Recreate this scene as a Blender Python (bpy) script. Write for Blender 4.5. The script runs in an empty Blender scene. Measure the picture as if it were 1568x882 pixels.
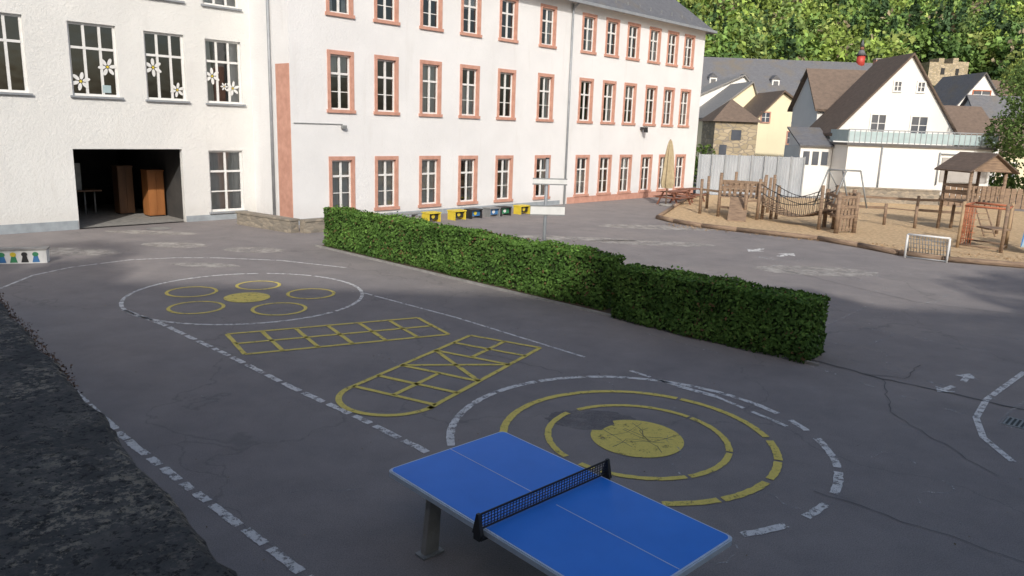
import bpy, math, random
import numpy as np
from mathutils import Vector, Matrix
random.seed(7); rng=np.random.default_rng(7)
scene=bpy.context.scene
COL=bpy.context.collection

# ------------------------------------------------------------------ materials
def _nt(name):
    m=bpy.data.materials.new(name); m.use_nodes=True
    nt=m.node_tree; nt.nodes.clear()
    out=nt.nodes.new("ShaderNodeOutputMaterial")
    return m,nt,out
def c4(c): return (c[0],c[1],c[2],1.0)
def pos(nt,scale=(1,1,1)):
    g=nt.nodes.new("ShaderNodeNewGeometry")
    mp=nt.nodes.new("ShaderNodeMapping"); mp.inputs["Scale"].default_value=scale
    nt.links.new(g.outputs["Position"],mp.inputs["Vector"])
    return mp.outputs["Vector"]
def noise(nt,vec,scale,detail=4,rough=.55):
    n=nt.nodes.new("ShaderNodeTexNoise"); n.inputs["Scale"].default_value=scale
    n.inputs["Detail"].default_value=detail; n.inputs["Roughness"].default_value=rough
    nt.links.new(vec,n.inputs["Vector"]); return n.outputs["Fac"]
def ramp(nt,fac,stops):
    r=nt.nodes.new("ShaderNodeValToRGB"); cr=r.color_ramp
    while len(cr.elements)<len(stops): cr.elements.new(.5)
    for e,(p,c) in zip(cr.elements,stops):
        e.position=p; e.color=c4(c) if not isinstance(c,(int,float)) else (c,c,c,1)
    nt.links.new(fac,r.inputs["Fac"]); return r.outputs["Color"]
def mix(nt,fac,a,b,mode='MIX'):
    m=nt.nodes.new("ShaderNodeMix"); m.data_type='RGBA'; m.blend_type=mode
    if isinstance(fac,(int,float)): m.inputs[0].default_value=fac
    else: nt.links.new(fac,m.inputs[0])
    for s,i in ((a,6),(b,7)):
        if isinstance(s,(tuple,list)): m.inputs[i].default_value=c4(s)
        else: nt.links.new(s,m.inputs[i])
    return m.outputs[2]
def bump(nt,h,strength,dist=.02):
    b=nt.nodes.new("ShaderNodeBump"); b.inputs["Strength"].default_value=strength
    b.inputs["Distance"].default_value=dist
    nt.links.new(h,b.inputs["Height"]); return b.outputs["Normal"]
def simple(name,a,b=None,scale=3,rough=.7,bs=0,bscale=30,metal=0,stretch=(1,1,1),spec=.5,bdist=.02):
    m,nt,out=_nt(name); p=nt.nodes.new("ShaderNodeBsdfPrincipled")
    nt.links.new(p.outputs[0],out.inputs[0])
    p.inputs["Roughness"].default_value=rough; p.inputs["Metallic"].default_value=metal
    p.inputs["Specular IOR Level"].default_value=spec
    if b is None: b=tuple(x*.8 for x in a)
    f=noise(nt,pos(nt,stretch),scale,6)
    nt.links.new(ramp(nt,f,[(.32,a),(.68,b)]),p.inputs["Base Color"])
    if bs: nt.links.new(bump(nt,noise(nt,pos(nt),bscale,4),bs,bdist),p.inputs["Normal"])
    return m
def plaster(name,base,dirt,bs=.5):
    m,nt,out=_nt(name); p=nt.nodes.new("ShaderNodeBsdfPrincipled")
    nt.links.new(p.outputs[0],out.inputs[0]); p.inputs["Roughness"].default_value=.9
    p.inputs["Specular IOR Level"].default_value=.2
    big=ramp(nt,noise(nt,pos(nt,(.5,.5,.5)),1.0,5),[(.35,base),(.7,tuple(x*.92 for x in base))])
    st=ramp(nt,noise(nt,pos(nt,(1.6,1.6,.25)),1.3,6,.6),[(.58,0.0),(.85,.30)])
    c=mix(nt,st,big,dirt)
    g=nt.nodes.new("ShaderNodeNewGeometry"); sx=nt.nodes.new("ShaderNodeSeparateXYZ")
    nt.links.new(g.outputs["Position"],sx.inputs[0])
    ad=nt.nodes.new("ShaderNodeMath"); ad.operation='MULTIPLY_ADD'; ad.inputs[1].default_value=-.9; ad.inputs[2].default_value=.75
    nt.links.new(sx.outputs["Z"],ad.inputs[0])
    mu=nt.nodes.new("ShaderNodeMath"); mu.operation='MULTIPLY'; mu.use_clamp=True
    nt.links.new(ad.outputs[0],mu.inputs[0]); nt.links.new(noise(nt,pos(nt),3.0,6,.7),mu.inputs[1])
    c=mix(nt,mu.outputs[0],c,dirt)
    nt.links.new(c,p.inputs["Base Color"])
    nt.links.new(bump(nt,noise(nt,pos(nt),11,6,.75),bs,.04),p.inputs["Normal"])
    return m
def foliage(name,trans=.3):
    m,nt,out=_nt(name)
    a=nt.nodes.new("ShaderNodeAttribute"); a.attribute_name="Col"
    d=nt.nodes.new("ShaderNodeBsdfPrincipled"); d.inputs["Roughness"].default_value=.65
    d.inputs["Specular IOR Level"].default_value=.2
    nt.links.new(a.outputs["Color"],d.inputs["Base Color"])
    if trans==0:
        nt.links.new(d.outputs[0],out.inputs[0]); return m
    t=nt.nodes.new("ShaderNodeBsdfTranslucent"); mx=nt.nodes.new("ShaderNodeMixShader"); mx.inputs[0].default_value=trans
    nt.links.new(a.outputs["Color"],t.inputs["Color"])
    nt.links.new(d.outputs[0],mx.inputs[1]); nt.links.new(t.outputs[0],mx.inputs[2]); nt.links.new(mx.outputs[0],out.inputs[0])
    return m
def paint(name,col,lo,hi,scale=9):
    m,nt,out=_nt(name); p=nt.nodes.new("ShaderNodeBsdfPrincipled"); p.inputs["Roughness"].default_value=.75
    f=noise(nt,pos(nt),scale,8,.75); f2=noise(nt,pos(nt),55,3,.7)
    nt.links.new(ramp(nt,f2,[(.3,col),(.75,tuple(x*.72 for x in col))]),p.inputs["Base Color"])
    mm=nt.nodes.new("ShaderNodeMath"); mm.operation='MULTIPLY_ADD'; mm.inputs[1].default_value=.45
    nt.links.new(f2,mm.inputs[0]); nt.links.new(f,mm.inputs[2])
    r=ramp(nt,mm.outputs[0],[(lo,0.0),(hi,1.0)])
    t=nt.nodes.new("ShaderNodeBsdfTransparent"); mx=nt.nodes.new("ShaderNodeMixShader")
    nt.links.new(r,mx.inputs[0]); nt.links.new(t.outputs[0],mx.inputs[1]); nt.links.new(p.outputs[0],mx.inputs[2])
    nt.links.new(mx.outputs[0],out.inputs[0]); return m
def glassmat(name):
    m,nt,out=_nt(name)
    nrm=bump(nt,noise(nt,pos(nt),1.3,2),.15,.05)
    fr=nt.nodes.new("ShaderNodeFresnel"); fr.inputs["IOR"].default_value=1.55
    nt.links.new(nrm,fr.inputs["Normal"])
    ad=nt.nodes.new("ShaderNodeMath"); ad.operation='MULTIPLY_ADD'; ad.inputs[1].default_value=1.3; ad.inputs[2].default_value=.08
    nt.links.new(fr.outputs[0],ad.inputs[0])
    g=nt.nodes.new("ShaderNodeBsdfGlossy"); g.inputs["Roughness"].default_value=.03
    nt.links.new(nrm,g.inputs["Normal"])
    t=nt.nodes.new("ShaderNodeBsdfTransparent"); t.inputs[0].default_value=(.86,.9,.9,1)
    mx=nt.nodes.new("ShaderNodeMixShader")
    nt.links.new(ad.outputs[0],mx.inputs[0]); nt.links.new(t.outputs[0],mx.inputs[1]); nt.links.new(g.outputs[0],mx.inputs[2])
    nt.links.new(mx.outputs[0],out.inputs[0]); return m
def tiles(name,a,b,rows=3.2,bs=.6,moss=None):
    m,nt,out=_nt(name); p=nt.nodes.new("ShaderNodeBsdfPrincipled"); p.inputs["Roughness"].default_value=.7
    nt.links.new(p.outputs[0],out.inputs[0])
    f=noise(nt,pos(nt,(3,3,5)),1.2,6,.7)
    c=ramp(nt,f,[(.3,a),(.7,b)])
    if moss: c=mix(nt,ramp(nt,noise(nt,pos(nt),.45,5,.65),[(.5,0.0),(.68,.8)]),c,moss)
    w=nt.nodes.new("ShaderNodeTexWave"); w.bands_direction='Z'; w.wave_profile='SAW'; w.inputs["Scale"].default_value=rows
    w.inputs["Distortion"].default_value=.4
    nt.links.new(pos(nt),w.inputs["Vector"])
    c=mix(nt,.35,c,ramp(nt,w.outputs["Fac"],[(0,(.3,.3,.3)),(.25,(1,1,1))]),'MULTIPLY')
    nt.links.new(c,p.inputs["Base Color"]); nt.links.new(bump(nt,w.outputs["Fac"],bs,.05),p.inputs["Normal"])
    return m
def stonemat(name,a,b,scale=3.5,mortar=(.25,.22,.18)):
    m,nt,out=_nt(name); p=nt.nodes.new("ShaderNodeBsdfPrincipled"); p.inputs["Roughness"].default_value=.9
    nt.links.new(p.outputs[0],out.inputs[0])
    v=nt.nodes.new("ShaderNodeTexVoronoi"); v.inputs["Scale"].default_value=scale
    v2=nt.nodes.new("ShaderNodeTexVoronoi"); v2.feature='DISTANCE_TO_EDGE'; v2.inputs["Scale"].default_value=scale
    vec=pos(nt,(1,1,2)); nt.links.new(vec,v.inputs["Vector"]); nt.links.new(vec,v2.inputs["Vector"])
    s=nt.nodes.new("ShaderNodeSeparateColor"); nt.links.new(v.outputs["Color"],s.inputs[0])
    c=ramp(nt,s.outputs[0],[(0,a),(1,b)])
    e=ramp(nt,v2.outputs["Distance"],[(.02,1.0),(.09,0.0)])
    nt.links.new(mix(nt,e,c,mortar),p.inputs["Base Color"])
    nt.links.new(bump(nt,v2.outputs["Distance"],.6,.05),p.inputs["Normal"]); return m
def asphalt():
    m,nt,out=_nt("asphalt"); p=nt.nodes.new("ShaderNodeBsdfPrincipled"); p.inputs["Roughness"].default_value=.9
    p.inputs["Specular IOR Level"].default_value=.3
    nt.links.new(p.outputs[0],out.inputs[0])
    big=ramp(nt,noise(nt,pos(nt,(.16,.2,.2)),1,6,.6),[(.3,(.235,.216,.214)),(.5,(.262,.240,.233)),(.72,(.315,.282,.264))])
    mid=ramp(nt,noise(nt,pos(nt),1.1,8,.72),[(.3,(.84,.84,.85)),(.7,(1.10,1.09,1.08))])
    c=mix(nt,1.0,big,mid,'MULTIPLY')
    fine=ramp(nt,noise(nt,pos(nt),75,3,.8),[(.3,(.60,.60,.60)),(.7,(1.34,1.34,1.34))])
    c=mix(nt,.85,c,fine,'MULTIPLY')
    spots=ramp(nt,noise(nt,pos(nt),4,2,.5),[(.75,0.0),(.79,.25)])
    c=mix(nt,spots,c,(.16,.15,.15))
    v=nt.nodes.new("ShaderNodeTexVoronoi"); v.feature='DISTANCE_TO_EDGE'; v.inputs["Scale"].default_value=.16
    wv=nt.nodes.new("ShaderNodeVectorMath"); wv.operation='MULTIPLY_ADD'; wv.inputs[1].default_value=(2.2,2.2,0)
    nz=nt.nodes.new("ShaderNodeTexNoise"); nz.inputs["Scale"].default_value=.9; nz.inputs["Detail"].default_value=6
    pv=pos(nt); nt.links.new(pv,nz.inputs["Vector"]); nt.links.new(nz.outputs["Color"],wv.inputs[0]); nt.links.new(pv,wv.inputs[2])
    nt.links.new(wv.outputs[0],v.inputs["Vector"])
    cr=ramp(nt,v.outputs["Distance"],[(.0,.35),(.0022,0.0)])
    c=mix(nt,cr,c,(.10,.10,.10))
    nt.links.new(c,p.inputs["Base Color"])
    nt.links.new(bump(nt,noise(nt,pos(nt),60,4,.8),.5,.012),p.inputs["Normal"]); return m

M={}
M['asphalt']=asphalt()
M['plaster']=plaster("white_roughcast",(.80,.80,.80),(.52,.49,.45))
M['plaster2']=plaster("cream_roughcast",(.78,.78,.755),(.50,.47,.42),.75)
M['sand']=simple("red_sandstone",(.60,.33,.25),(.48,.25,.185),4,.85,.3,25)
M['wframe']=simple("white_window_paint",(.80,.80,.78),(.70,.70,.68),6,.4)
M['glass']=glassmat("window_glass")
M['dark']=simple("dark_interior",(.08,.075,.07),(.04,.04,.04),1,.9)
M['curtain']=simple("curtain_cloth",(.78,.78,.76),(.62,.62,.60),5,.9,.5,12,stretch=(4,4,.3))
M['slate']=tiles("roof_slate",(.11,.115,.13),(.17,.175,.19),3.5,moss=(.17,.15,.12))
M['brown']=tiles("brown_roof_tiles",(.20,.145,.11),(.12,.09,.07),3.0)
M['zinc']=simple("zinc_sheet",(.34,.36,.38),(.26,.28,.30),3,.55,metal=.15)
M['greymetal']=simple("grey_painted_metal",(.30,.31,.31),(.22,.23,.23),5,.5,metal=.2)
M['plinth']=simple("blue_grey_plinth",(.36,.40,.43),(.27,.30,.32),3,.85,.3,20)
M['wood']=simple("weathered_wood",(.32,.225,.15),(.17,.115,.08),3,.8,.4,30,stretch=(1,1,6))
M['woodlight']=simple("light_wood",(.46,.33,.20),(.32,.22,.13),4,.75,.3,30)
M['cab']=simple("cabinet_wood",(.42,.17,.055),(.28,.11,.035),3,.5,stretch=(1,1,.2))
M['cabdark']=simple("dark_cabinet_wood",(.20,.10,.045),(.12,.06,.03),3,.5,stretch=(1,1,.2))
M['chips']=simple("wood_chips",(.72,.53,.31),(.44,.30,.17),7,.95,1.0,22,bdist=.05)
M['stone']=stonemat("rubble_stone",(.36,.31,.24),(.20,.18,.15),4)
M['stonetower']=stonemat("tower_stone",(.52,.43,.30),(.34,.28,.18),1.6)
M['white']=paint("worn_white_paint",(.80,.79,.77),.62,.72,7)
M['whitefaint']=paint("faded_white_paint",(.66,.65,.63),.70,.90,9)
M['yellow']=paint("worn_yellow_paint",(.84,.68,.16),.55,.66,6)
M['light_patch']=paint("pale_asphalt_patch",(.50,.465,.425),.50,.85,1.6)
M['dark_patch']=paint("grey_asphalt_patch",(.23,.215,.21),.55,.95,1.6)
M['tar']=simple("tar_repair",(.07,.07,.072),(.10,.098,.095),6,.7)
M['leaf']=foliage("hedge_leaves",.22)
M['treeleaf']=foliage("tree_leaves",.3)
M['farleaf']=foliage("distant_leaves",0)
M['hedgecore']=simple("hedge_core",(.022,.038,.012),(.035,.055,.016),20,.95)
M['bark']=simple("bark",(.12,.09,.06),(.07,.05,.035),8,.9,.5,20)
M['black']=simple("black_plastic",(.02,.02,.022),(.03,.03,.03),5,.5)
M['concrete']=simple("concrete",(.34,.33,.31),(.23,.225,.21),5,.85,.4,40)
M['blue']=simple("blue_table_coating",(.020,.215,.78),(.028,.24,.84),2.5,.42,.05,160,spec=.35)
M['tline']=simple("table_line_paint",(.62,.72,.86),(.5,.6,.8),9,.45)
M['tedge']=simple("table_edge_profile",(.60,.68,.76),(.50,.58,.66),9,.4,metal=.1)
M['yel']=simple("yellow_enamel",(.72,.56,.05),(.62,.48,.04),5,.5)
M['red']=simple("red_enamel",(.50,.06,.04),(.4,.05,.04),5,.5)
M['green']=simple("green_enamel",(.05,.28,.12),(.04,.2,.1),5,.5)
M['bl']=simple("blue_enamel",(.05,.20,.45),(.05,.16,.35),5,.5)
M['whitep']=simple("white_enamel",(.78,.78,.76),(.68,.68,.66),5,.5)
M['orange']=simple("orange_rope",(.50,.17,.08),(.38,.13,.07),5,.8)
M['ywall']=plaster("yellow_render",(.80,.58,.25),(.5,.38,.2),.2)
M['cwall']=plaster("pale_yellow_render",(.82,.74,.52),(.5,.45,.33),.2)
M['hwall']=plaster("house_white_render",(.80,.80,.77),(.5,.48,.44),.2)
M['steel']=simple("corrugated_sheet",(.50,.53,.56),(.38,.41,.44),1.2,.6,metal=.1,stretch=(1,1,.3))
M['teal']=simple("balcony_glass",(.42,.52,.54),(.34,.45,.47),3,.3)
M['cloth']=simple("umbrella_cloth",(.50,.42,.27),(.36,.29,.18),5,.9,.4,15)
M['bench']=simple("red_brown_bench",(.27,.115,.07),(.19,.08,.05),4,.7)
M['pane']=simple("far_window_glass",(.07,.08,.10),(.12,.13,.15),.7,.1)
M['lslate']=tiles("pale_slate",(.24,.235,.23),(.31,.30,.29),2.5)

# ------------------------------------------------------------------ mesh builder
class Frame:
    def __init__(s,o,dx,dy=None):
        s.o=np.array([o[0],o[1],o[2] if len(o)>2 else 0.0]); dx=np.array(dx[:2],float); dx/=np.linalg.norm(dx)
        if dy is None: dy=(-dx[1],dx[0])
        dy=np.array(dy[:2],float); dy/=np.linalg.norm(dy)
        s.dx=np.array([dx[0],dx[1],0]); s.dy=np.array([dy[0],dy[1],0])
    def __call__(s,x,y,z): return tuple(s.o+s.dx*x+s.dy*y+np.array([0,0,z]))
class MB:
    def __init__(s): s.v=[];s.f=[];s.m=[];s.mats=[];s.sm=[]
    def mi(s,m):
        m=M[m] if isinstance(m,str) else m
        if m not in s.mats: s.mats.append(m)
        return s.mats.index(m)
    def poly(s,pts,m,smooth=False):
        b=len(s.v); s.v+= [tuple(p) for p in pts]; s.f.append(tuple(range(b,b+len(pts)))); s.m.append(s.mi(m)); s.sm.append(smooth)
    def hexa(s,p,m):
        b=len(s.v); s.v+= [tuple(q) for q in p]; k=s.mi(m)
        for f in ((0,3,2,1),(4,5,6,7),(0,1,5,4),(1,2,6,5),(2,3,7,6),(3,0,4,7)):
            s.f.append(tuple(b+i for i in f)); s.m.append(k); s.sm.append(False)
    def box(s,F,x0,x1,y0,y1,z0,z1,m):
        s.hexa([F(x0,y0,z0),F(x1,y0,z0),F(x1,y1,z0),F(x0,y1,z0),F(x0,y0,z1),F(x1,y0,z1),F(x1,y1,z1),F(x0,y1,z1)],m)
    def beam(s,a,b,w,h,m):
        a=Vector(a);b=Vector(b);d=(b-a).normalized(); up=Vector((0,0,1))
        if abs(d.z)>.95: up=Vector((0,1,0))
        x=d.cross(up).normalized()*w/2; y=x.cross(d).normalized()*h/2
        s.hexa([a-x-y,a+x-y,a+x+y,a-x+y,b-x-y,b+x-y,b+x+y,b-x+y],m)
    def cyl(s,a,b,r,m,seg=10,r2=None,cap=True):
        a=Vector(a);b=Vector(b);d=(b-a).normalized(); up=Vector((0,0,1)) if abs(d.z)<.95 else Vector((1,0,0))
        x=d.cross(up).normalized(); y=d.cross(x).normalized(); r2=r if r2 is None else r2
        bs=len(s.v); k=s.mi(m)
        for q,rr in ((a,r),(b,r2)):
            for i in range(seg):
                t=2*math.pi*i/seg; s.v.append(tuple(q+x*math.cos(t)*rr+y*math.sin(t)*rr))
        for i in range(seg):
            j=(i+1)%seg; s.f.append((bs+i,bs+j,bs+seg+j,bs+seg+i)); s.m.append(k); s.sm.append(True)
        if cap:
            s.f.append(tuple(bs+i for i in range(seg))[::-1]); s.m.append(k); s.sm.append(False)
            s.f.append(tuple(bs+seg+i for i in range(seg))); s.m.append(k); s.sm.append(False)
    def disc(s,cx,cy,z,r,m,seg=48,jit=0,ry=None):
        ry=ry or r
        s.poly([(cx+r*(1+jit*random.uniform(-1,1))*math.cos(2*math.pi*i/seg),cy+ry*(1+jit*random.uniform(-1,1))*math.sin(2*math.pi*i/seg),z) for i in range(seg)],m)
    def ring(s,cx,cy,z,ro,w,m,seg=96,gaps=(),a0=0,a1=360,jit=0):
        rr=[(ro+random.uniform(-jit,jit),ro-w+random.uniform(-jit,jit)) for i in range(seg+1)]
        if a1-a0==360: rr[-1]=rr[0]
        for i in range(seg):
            t0=a0+(a1-a0)*i/seg; t1=a0+(a1-a0)*(i+1)/seg; tm=(t0+t1)/2
            if any(g0<=tm%360<=g1 for g0,g1 in gaps): continue
            p=[]
            for t,r in ((t0,rr[i][1]),(t0,rr[i][0]),(t1,rr[i+1][0]),(t1,rr[i+1][1])):
                p.append((cx+r*math.cos(math.radians(t)),cy+r*math.sin(math.radians(t)),z))
            s.poly(p,m)
    def strip(s,pts,w,z,m,dash=None,wob=0):
        P=[Vector((p[0],p[1],0)) for p in pts]; res=[P[0]]; step=.05 if dash else .2
        for a,b in zip(P[:-1],P[1:]):
            n=max(1,int((b-a).length/step))
            for i in range(1,n+1): res.append(a.lerp(b,i/n))
        off=[]
        for i,p in enumerate(res):
            a=res[max(0,i-1)];b=res[min(len(res)-1,i+1)]; d=(b-a).normalized(); nn=Vector((-d.y,d.x,0))
            off.append((p+nn*(w/2+random.uniform(-wob,wob)),p-nn*(w/2+random.uniform(-wob,wob))))
        L=0; lim=dash[0]*random.uniform(.5,1.3) if dash else 1e9
        for i in range(len(res)-1):
            L+=(res[i+1]-res[i]).length
            if L>lim:
                if L>lim+dash[1]: L=0; lim=dash[0]*random.uniform(.5,1.4)
                continue
            a,b=off[i];c,d=off[i+1]
            s.poly([(a.x,a.y,z),(b.x,b.y,z),(d.x,d.y,z),(c.x,c.y,z)],m)
    def build(s,name,parent=None,bevel=0):
        me=bpy.data.meshes.new(name); V=np.array(s.v); c=np.array([(V[:,0].min()+V[:,0].max())/2,(V[:,1].min()+V[:,1].max())/2,V[:,2].min()])
        me.from_pydata([tuple(v) for v in (V-c)],[],s.f)
        for m in s.mats: me.materials.append(m)
        me.polygons.foreach_set("material_index",s.m); me.polygons.foreach_set("use_smooth",s.sm); me.update()
        ob=bpy.data.objects.new(name,me); COL.objects.link(ob)
        if parent: ob.parent=parent; ob.location=Vector(c)-parent.location
        else: ob.location=c
        if bevel:
            b=ob.modifiers.new("bevel",'BEVEL'); b.width=bevel; b.segments=2; b.limit_method='ANGLE'
        return ob
def empty(name,loc=(0,0,0)):
    e=bpy.data.objects.new(name,None); e.location=loc; e.empty_display_size=.5; COL.objects.link(e); return e

def leaf_mesh(name,C,size,col,mat,parent=None,nrm=None,tilt=.6):
    n=len(C); C=np.asarray(C,float)
    if nrm is None: nv=rng.normal(size=(n,3))
    else: nv=nrm+rng.normal(size=(n,3))*tilt
    nv/=np.linalg.norm(nv,axis=1)[:,None]
    t=rng.normal(size=(n,3)); a=np.cross(nv,t); a/=np.linalg.norm(a,axis=1)[:,None]; b=np.cross(nv,a)
    sz=np.asarray(size)[:,None]
    o=C.mean(0); o[2]=C[:,2].min()
    V=np.stack([C+a*sz,C+b*sz*.62,C-a*sz,C-b*sz*.62],1).reshape(-1,3)-o
    me=bpy.data.meshes.new(name); me.vertices.add(4*n); me.vertices.foreach_set("co",V.ravel())
    me.loops.add(4*n); me.loops.foreach_set("vertex_index",np.arange(4*n,dtype=np.int32))
    me.polygons.add(n); me.polygons.foreach_set("loop_start",np.arange(0,4*n,4,dtype=np.int32)); me.polygons.foreach_set("loop_total",np.full(n,4,dtype=np.int32))
    at=me.color_attributes.new("Col",'FLOAT_COLOR','POINT')
    cc=np.concatenate([np.repeat(col,4,axis=0),np.ones((4*n,1))],1).astype(np.float32); at.data.foreach_set("color",cc.ravel())
    me.materials.append(M[mat]); me.update(); me.validate()
    ob=bpy.data.objects.new(name,me); COL.objects.link(ob)
    ob.location=Vector(o)-(parent.location if parent else Vector((0,0,0)))
    if parent: ob.parent=parent
    return ob
def crown_points(cx,cy,cz,R,Hh,n,conifer=False):
    if conifer:
        t=rng.random(n)**.7; r=R*t*rng.uniform(.6,1.05,n); a=rng.uniform(0,2*np.pi,n)
        return np.stack([cx+r*np.cos(a),cy+r*np.sin(a),cz+Hh*(1-t)+rng.normal(0,.15,n)],1)
    k=9; L=rng.normal(size=(k,3)); L/=np.linalg.norm(L,axis=1)[:,None]; L*=np.array([R*.6,R*.6,Hh*.36]); L[:,2]+=Hh*.5
    idx=rng.integers(0,k,n); d=rng.normal(size=(n,3)); d/=np.linalg.norm(d,axis=1)[:,None]
    rr=(R*rng.uniform(.38,.6,k))[idx]*rng.uniform(.75,1.08,n)
    return L[idx]+d*rr[:,None]*np.array([1,1,.9])+np.array([cx,cy,cz])

# ------------------------------------------------------------------ camera
cam=bpy.data.cameras.new("camera"); cam.sensor_width=36; cam.lens=36*1149.1/1568; cam.clip_end=3000; cam.clip_start=.05
co=bpy.data.objects.new("camera",cam); COL.objects.link(co)
co.matrix_world=Matrix.Translation((0,0,3.912))@Matrix.Rotation(math.radians(90-12.177),4,'X')@Matrix.Rotation(math.radians(1.955),4,'Z')
scene.camera=co

# ------------------------------------------------------------------ light
EL=math.radians(31); AZ=math.radians(176)
w=bpy.data.worlds.new("World"); scene.world=w; w.use_nodes=True; wn=w.node_tree
bg=wn.nodes["Background"]; sky=wn.nodes.new("ShaderNodeTexSky"); sky.sky_type='NISHITA'; sky.sun_disc=False
sky.sun_elevation=EL; sky.sun_rotation=AZ; sky.air_density=1.0; sky.dust_density=3.0; sky.ozone_density=.6
wn.links.new(sky.outputs[0],bg.inputs[0]); bg.inputs[1].default_value=.15
S=Vector((math.sin(AZ)*math.cos(EL),math.cos(AZ)*math.cos(EL),math.sin(EL)))
sl=bpy.data.lights.new("sun",'SUN'); sl.energy=3.1; sl.angle=math.radians(1.0); sl.color=(1,.955,.89)
so=bpy.data.objects.new("sun",sl); so.rotation_euler=S.to_track_quat('Z','Y').to_euler(); so.location=(0,-30,40); COL.objects.link(so)
scene.view_settings.view_transform='Standard'; scene.view_settings.look='None'; scene.view_settings.exposure=0

# ------------------------------------------------------------------ ground + hill
def hillz(X,Y):
    t=np.clip(Y-100,0,None); z=.27*t+.0003*t*t
    return z*(1+.06*np.sin(X*.021+1)+.04*np.sin(X*.05+Y*.03))
def grid(name,xs,ys,fz,mat):
    X,Y=np.meshgrid(xs,ys); Z=fz(X,Y); V=np.stack([X,Y,Z],-1).reshape(-1,3); nx=len(xs); f=[]
    for j in range(len(ys)-1):
        for i in range(nx-1): a=j*nx+i; f.append((a,a+1,a+nx+1,a+nx))
    me=bpy.data.meshes.new(name); me.from_pydata([tuple(v) for v in V],[],f); me.materials.append(M[mat]); me.update()
    for p in me.polygons: p.use_smooth=True
    ob=bpy.data.objects.new(name,me); COL.objects.link(ob); return ob
grid("ground",np.array([-1500,-300,-100,-40,0,40,100,300,1500.]),np.array([-1500,-300,-60,-20,0,20,60,99,400,1500.]),lambda X,Y:0*X,'asphalt')
M['hill']=simple("hill_grass",(.11,.15,.035),(.06,.09,.025),.08,.95)
grid("hill",np.linspace(-400,700,60),np.concatenate([np.linspace(98,420,40),[700.]]),lambda X,Y:np.where(Y>99,hillz(X,Y),-.5),'hill')

# ------------------------------------------------------------------ ground markings
mk=MB()
CX,CY=1.69,9.14
mk.poly([(CX+.60*math.cos(t)*(1 if not 2.0<t<2.75 else .80),CY+.60*math.sin(t)*(1 if not 2.0<t<2.75 else .80),.008) for t in np.linspace(0,2*math.pi,64)[:-1]],'yellow')
mk.ring(CX,CY,.008,1.20,.085,'yellow',150,gaps=((128,136),(40,43),(214,226),(236,239),(290,292),(340,342)),jit=.006)
mk.ring(CX,CY,.008,1.79,.10,'yellow',200,gaps=((196,270),(318,323),(2,5),(292,294),(60,62),(100,101.5),(340,342)),jit=.006)
mk.build("painted_target_circle")
mk=MB()
mk.ring(CX,CY,.006,2.47,.10,'white',240,gaps=((4,10),(20,25),(120,122),(190,250),(262,266),(283,286),(300,308),(318,326),(340,344)),jit=.008)
mk.build("painted_white_circle")
mk=MB()
for (x,y,r) in ((-7.24,16.53,.56),(-6.04,17.44,.52),(-4.6,16.75,.55),(-6.55,15.13,.57),(-4.86,15.25,.57)):
    mk.ring(x,y,.008,r,.075,'yellow',40,jit=.005)
mk.disc(-5.86,16.17,.008,.49,'yellow',40,.01)
mk.build("painted_ring_game")
mk=MB()
mk.ring(-5.92,16.37,.006,2.56,.08,'white',160,gaps=((70,73),(100,103),(331,333),(200,202)),jit=.006)
mk.strip([(-11.37,16.22),(-11.57,17.68),(-11.3,18.8),(-10.41,20.07),(-9.4,20.6),(-8.38,20.79),(-6.52,20.73),(-4.52,20.0)],.07,.006,'white')
mk.build("painted_white_circle")
def V2(a): return np.array(a,float)
def lines(mb,segs,w,z,m):
    for a,b in segs: mb.strip([tuple(a),tuple(b)],w,z,m,wob=.005)
mk=MB()
P0,P1,P3=V2((-5.20,13.25)),V2((-1.91,14.90)),V2((-4.46,12.09)); u=P1-P0; v=P3-P0
q=lambda a,b:P0+u*a+v*b
segs=[(q(0,0),q(1,0)),(q(0,1),q(1,1)),(q(0,0),q(0,1)),(q(1,0),q(1.0,.5)),(q(1,.5),q(1,1)),(q(0,.5),q(1,.5))]
for i in range(1,6): segs.append((q(i/6,0),q(i/6,1)))
lines(mk,segs,.08,.008,'yellow'); mk.build("painted_hopscotch")
mk=MB()
P0,P1,P3=V2((-.76,13.72)),V2((.55,13.06)),V2((-2.37,10.66)); u=P1-P0; v=P3-P0
segs=[(q(0,0),q(1,0)),(q(0,0),q(0,1)),(q(1,0),q(1,1.03)),(q(0,.17),q(1,.17)),(q(.5,0),q(.5,.34)),(q(0,.34),q(1,.34)),
      (q(0,.34),q(1,.63)),(q(1,.34),q(0,.63)),(q(0,.63),q(1,.63)),(q(0,.81),q(1,.81)),(q(.5,.63),q(.5,.98)),(q(0,.98),q(1,.98))]
lines(mk,segs,.08,.008,'yellow')
cap=[q(.5-.5*math.cos(t),1.0+.21*math.sin(t)) for t in np.linspace(0,math.pi,20)]
mk.strip([tuple(c) for c in cap],.09,.008,'yellow')
mk.build("painted_hopscotch")
mk=MB()
mk.strip([(-3.57,17.12),(-1.11,15.01),(1.31,12.59)],.06,.006,'white')
mk.strip([(-7.85,14.72),(-6.61,13.76),(-4.69,11.99),(-3.18,10.54),(-2.0,9.5),(-.96,8.49)],.10,.006,'white',dash=(.5,.05),wob=.008)
mk.strip([(-8.5,12.4),(-4.48,8.39),(-3.27,7.29),(-2.55,6.64),(-1.74,5.90),(-.2,4.4)],.10,.006,'white',dash=(.45,.05),wob=.008)
mk.strip([(2.01,11.92),(2.68,11.21),(3.14,10.82),(3.87,9.67)],.07,.006,'white',dash=(.6,.1))
mk.strip([(2.66,11.23),(3.16,10.80)],.12,.007,'white')
mk.strip([(2.62,14.33),(3.97,12.89)],.05,.006,'whitefaint')
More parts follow.
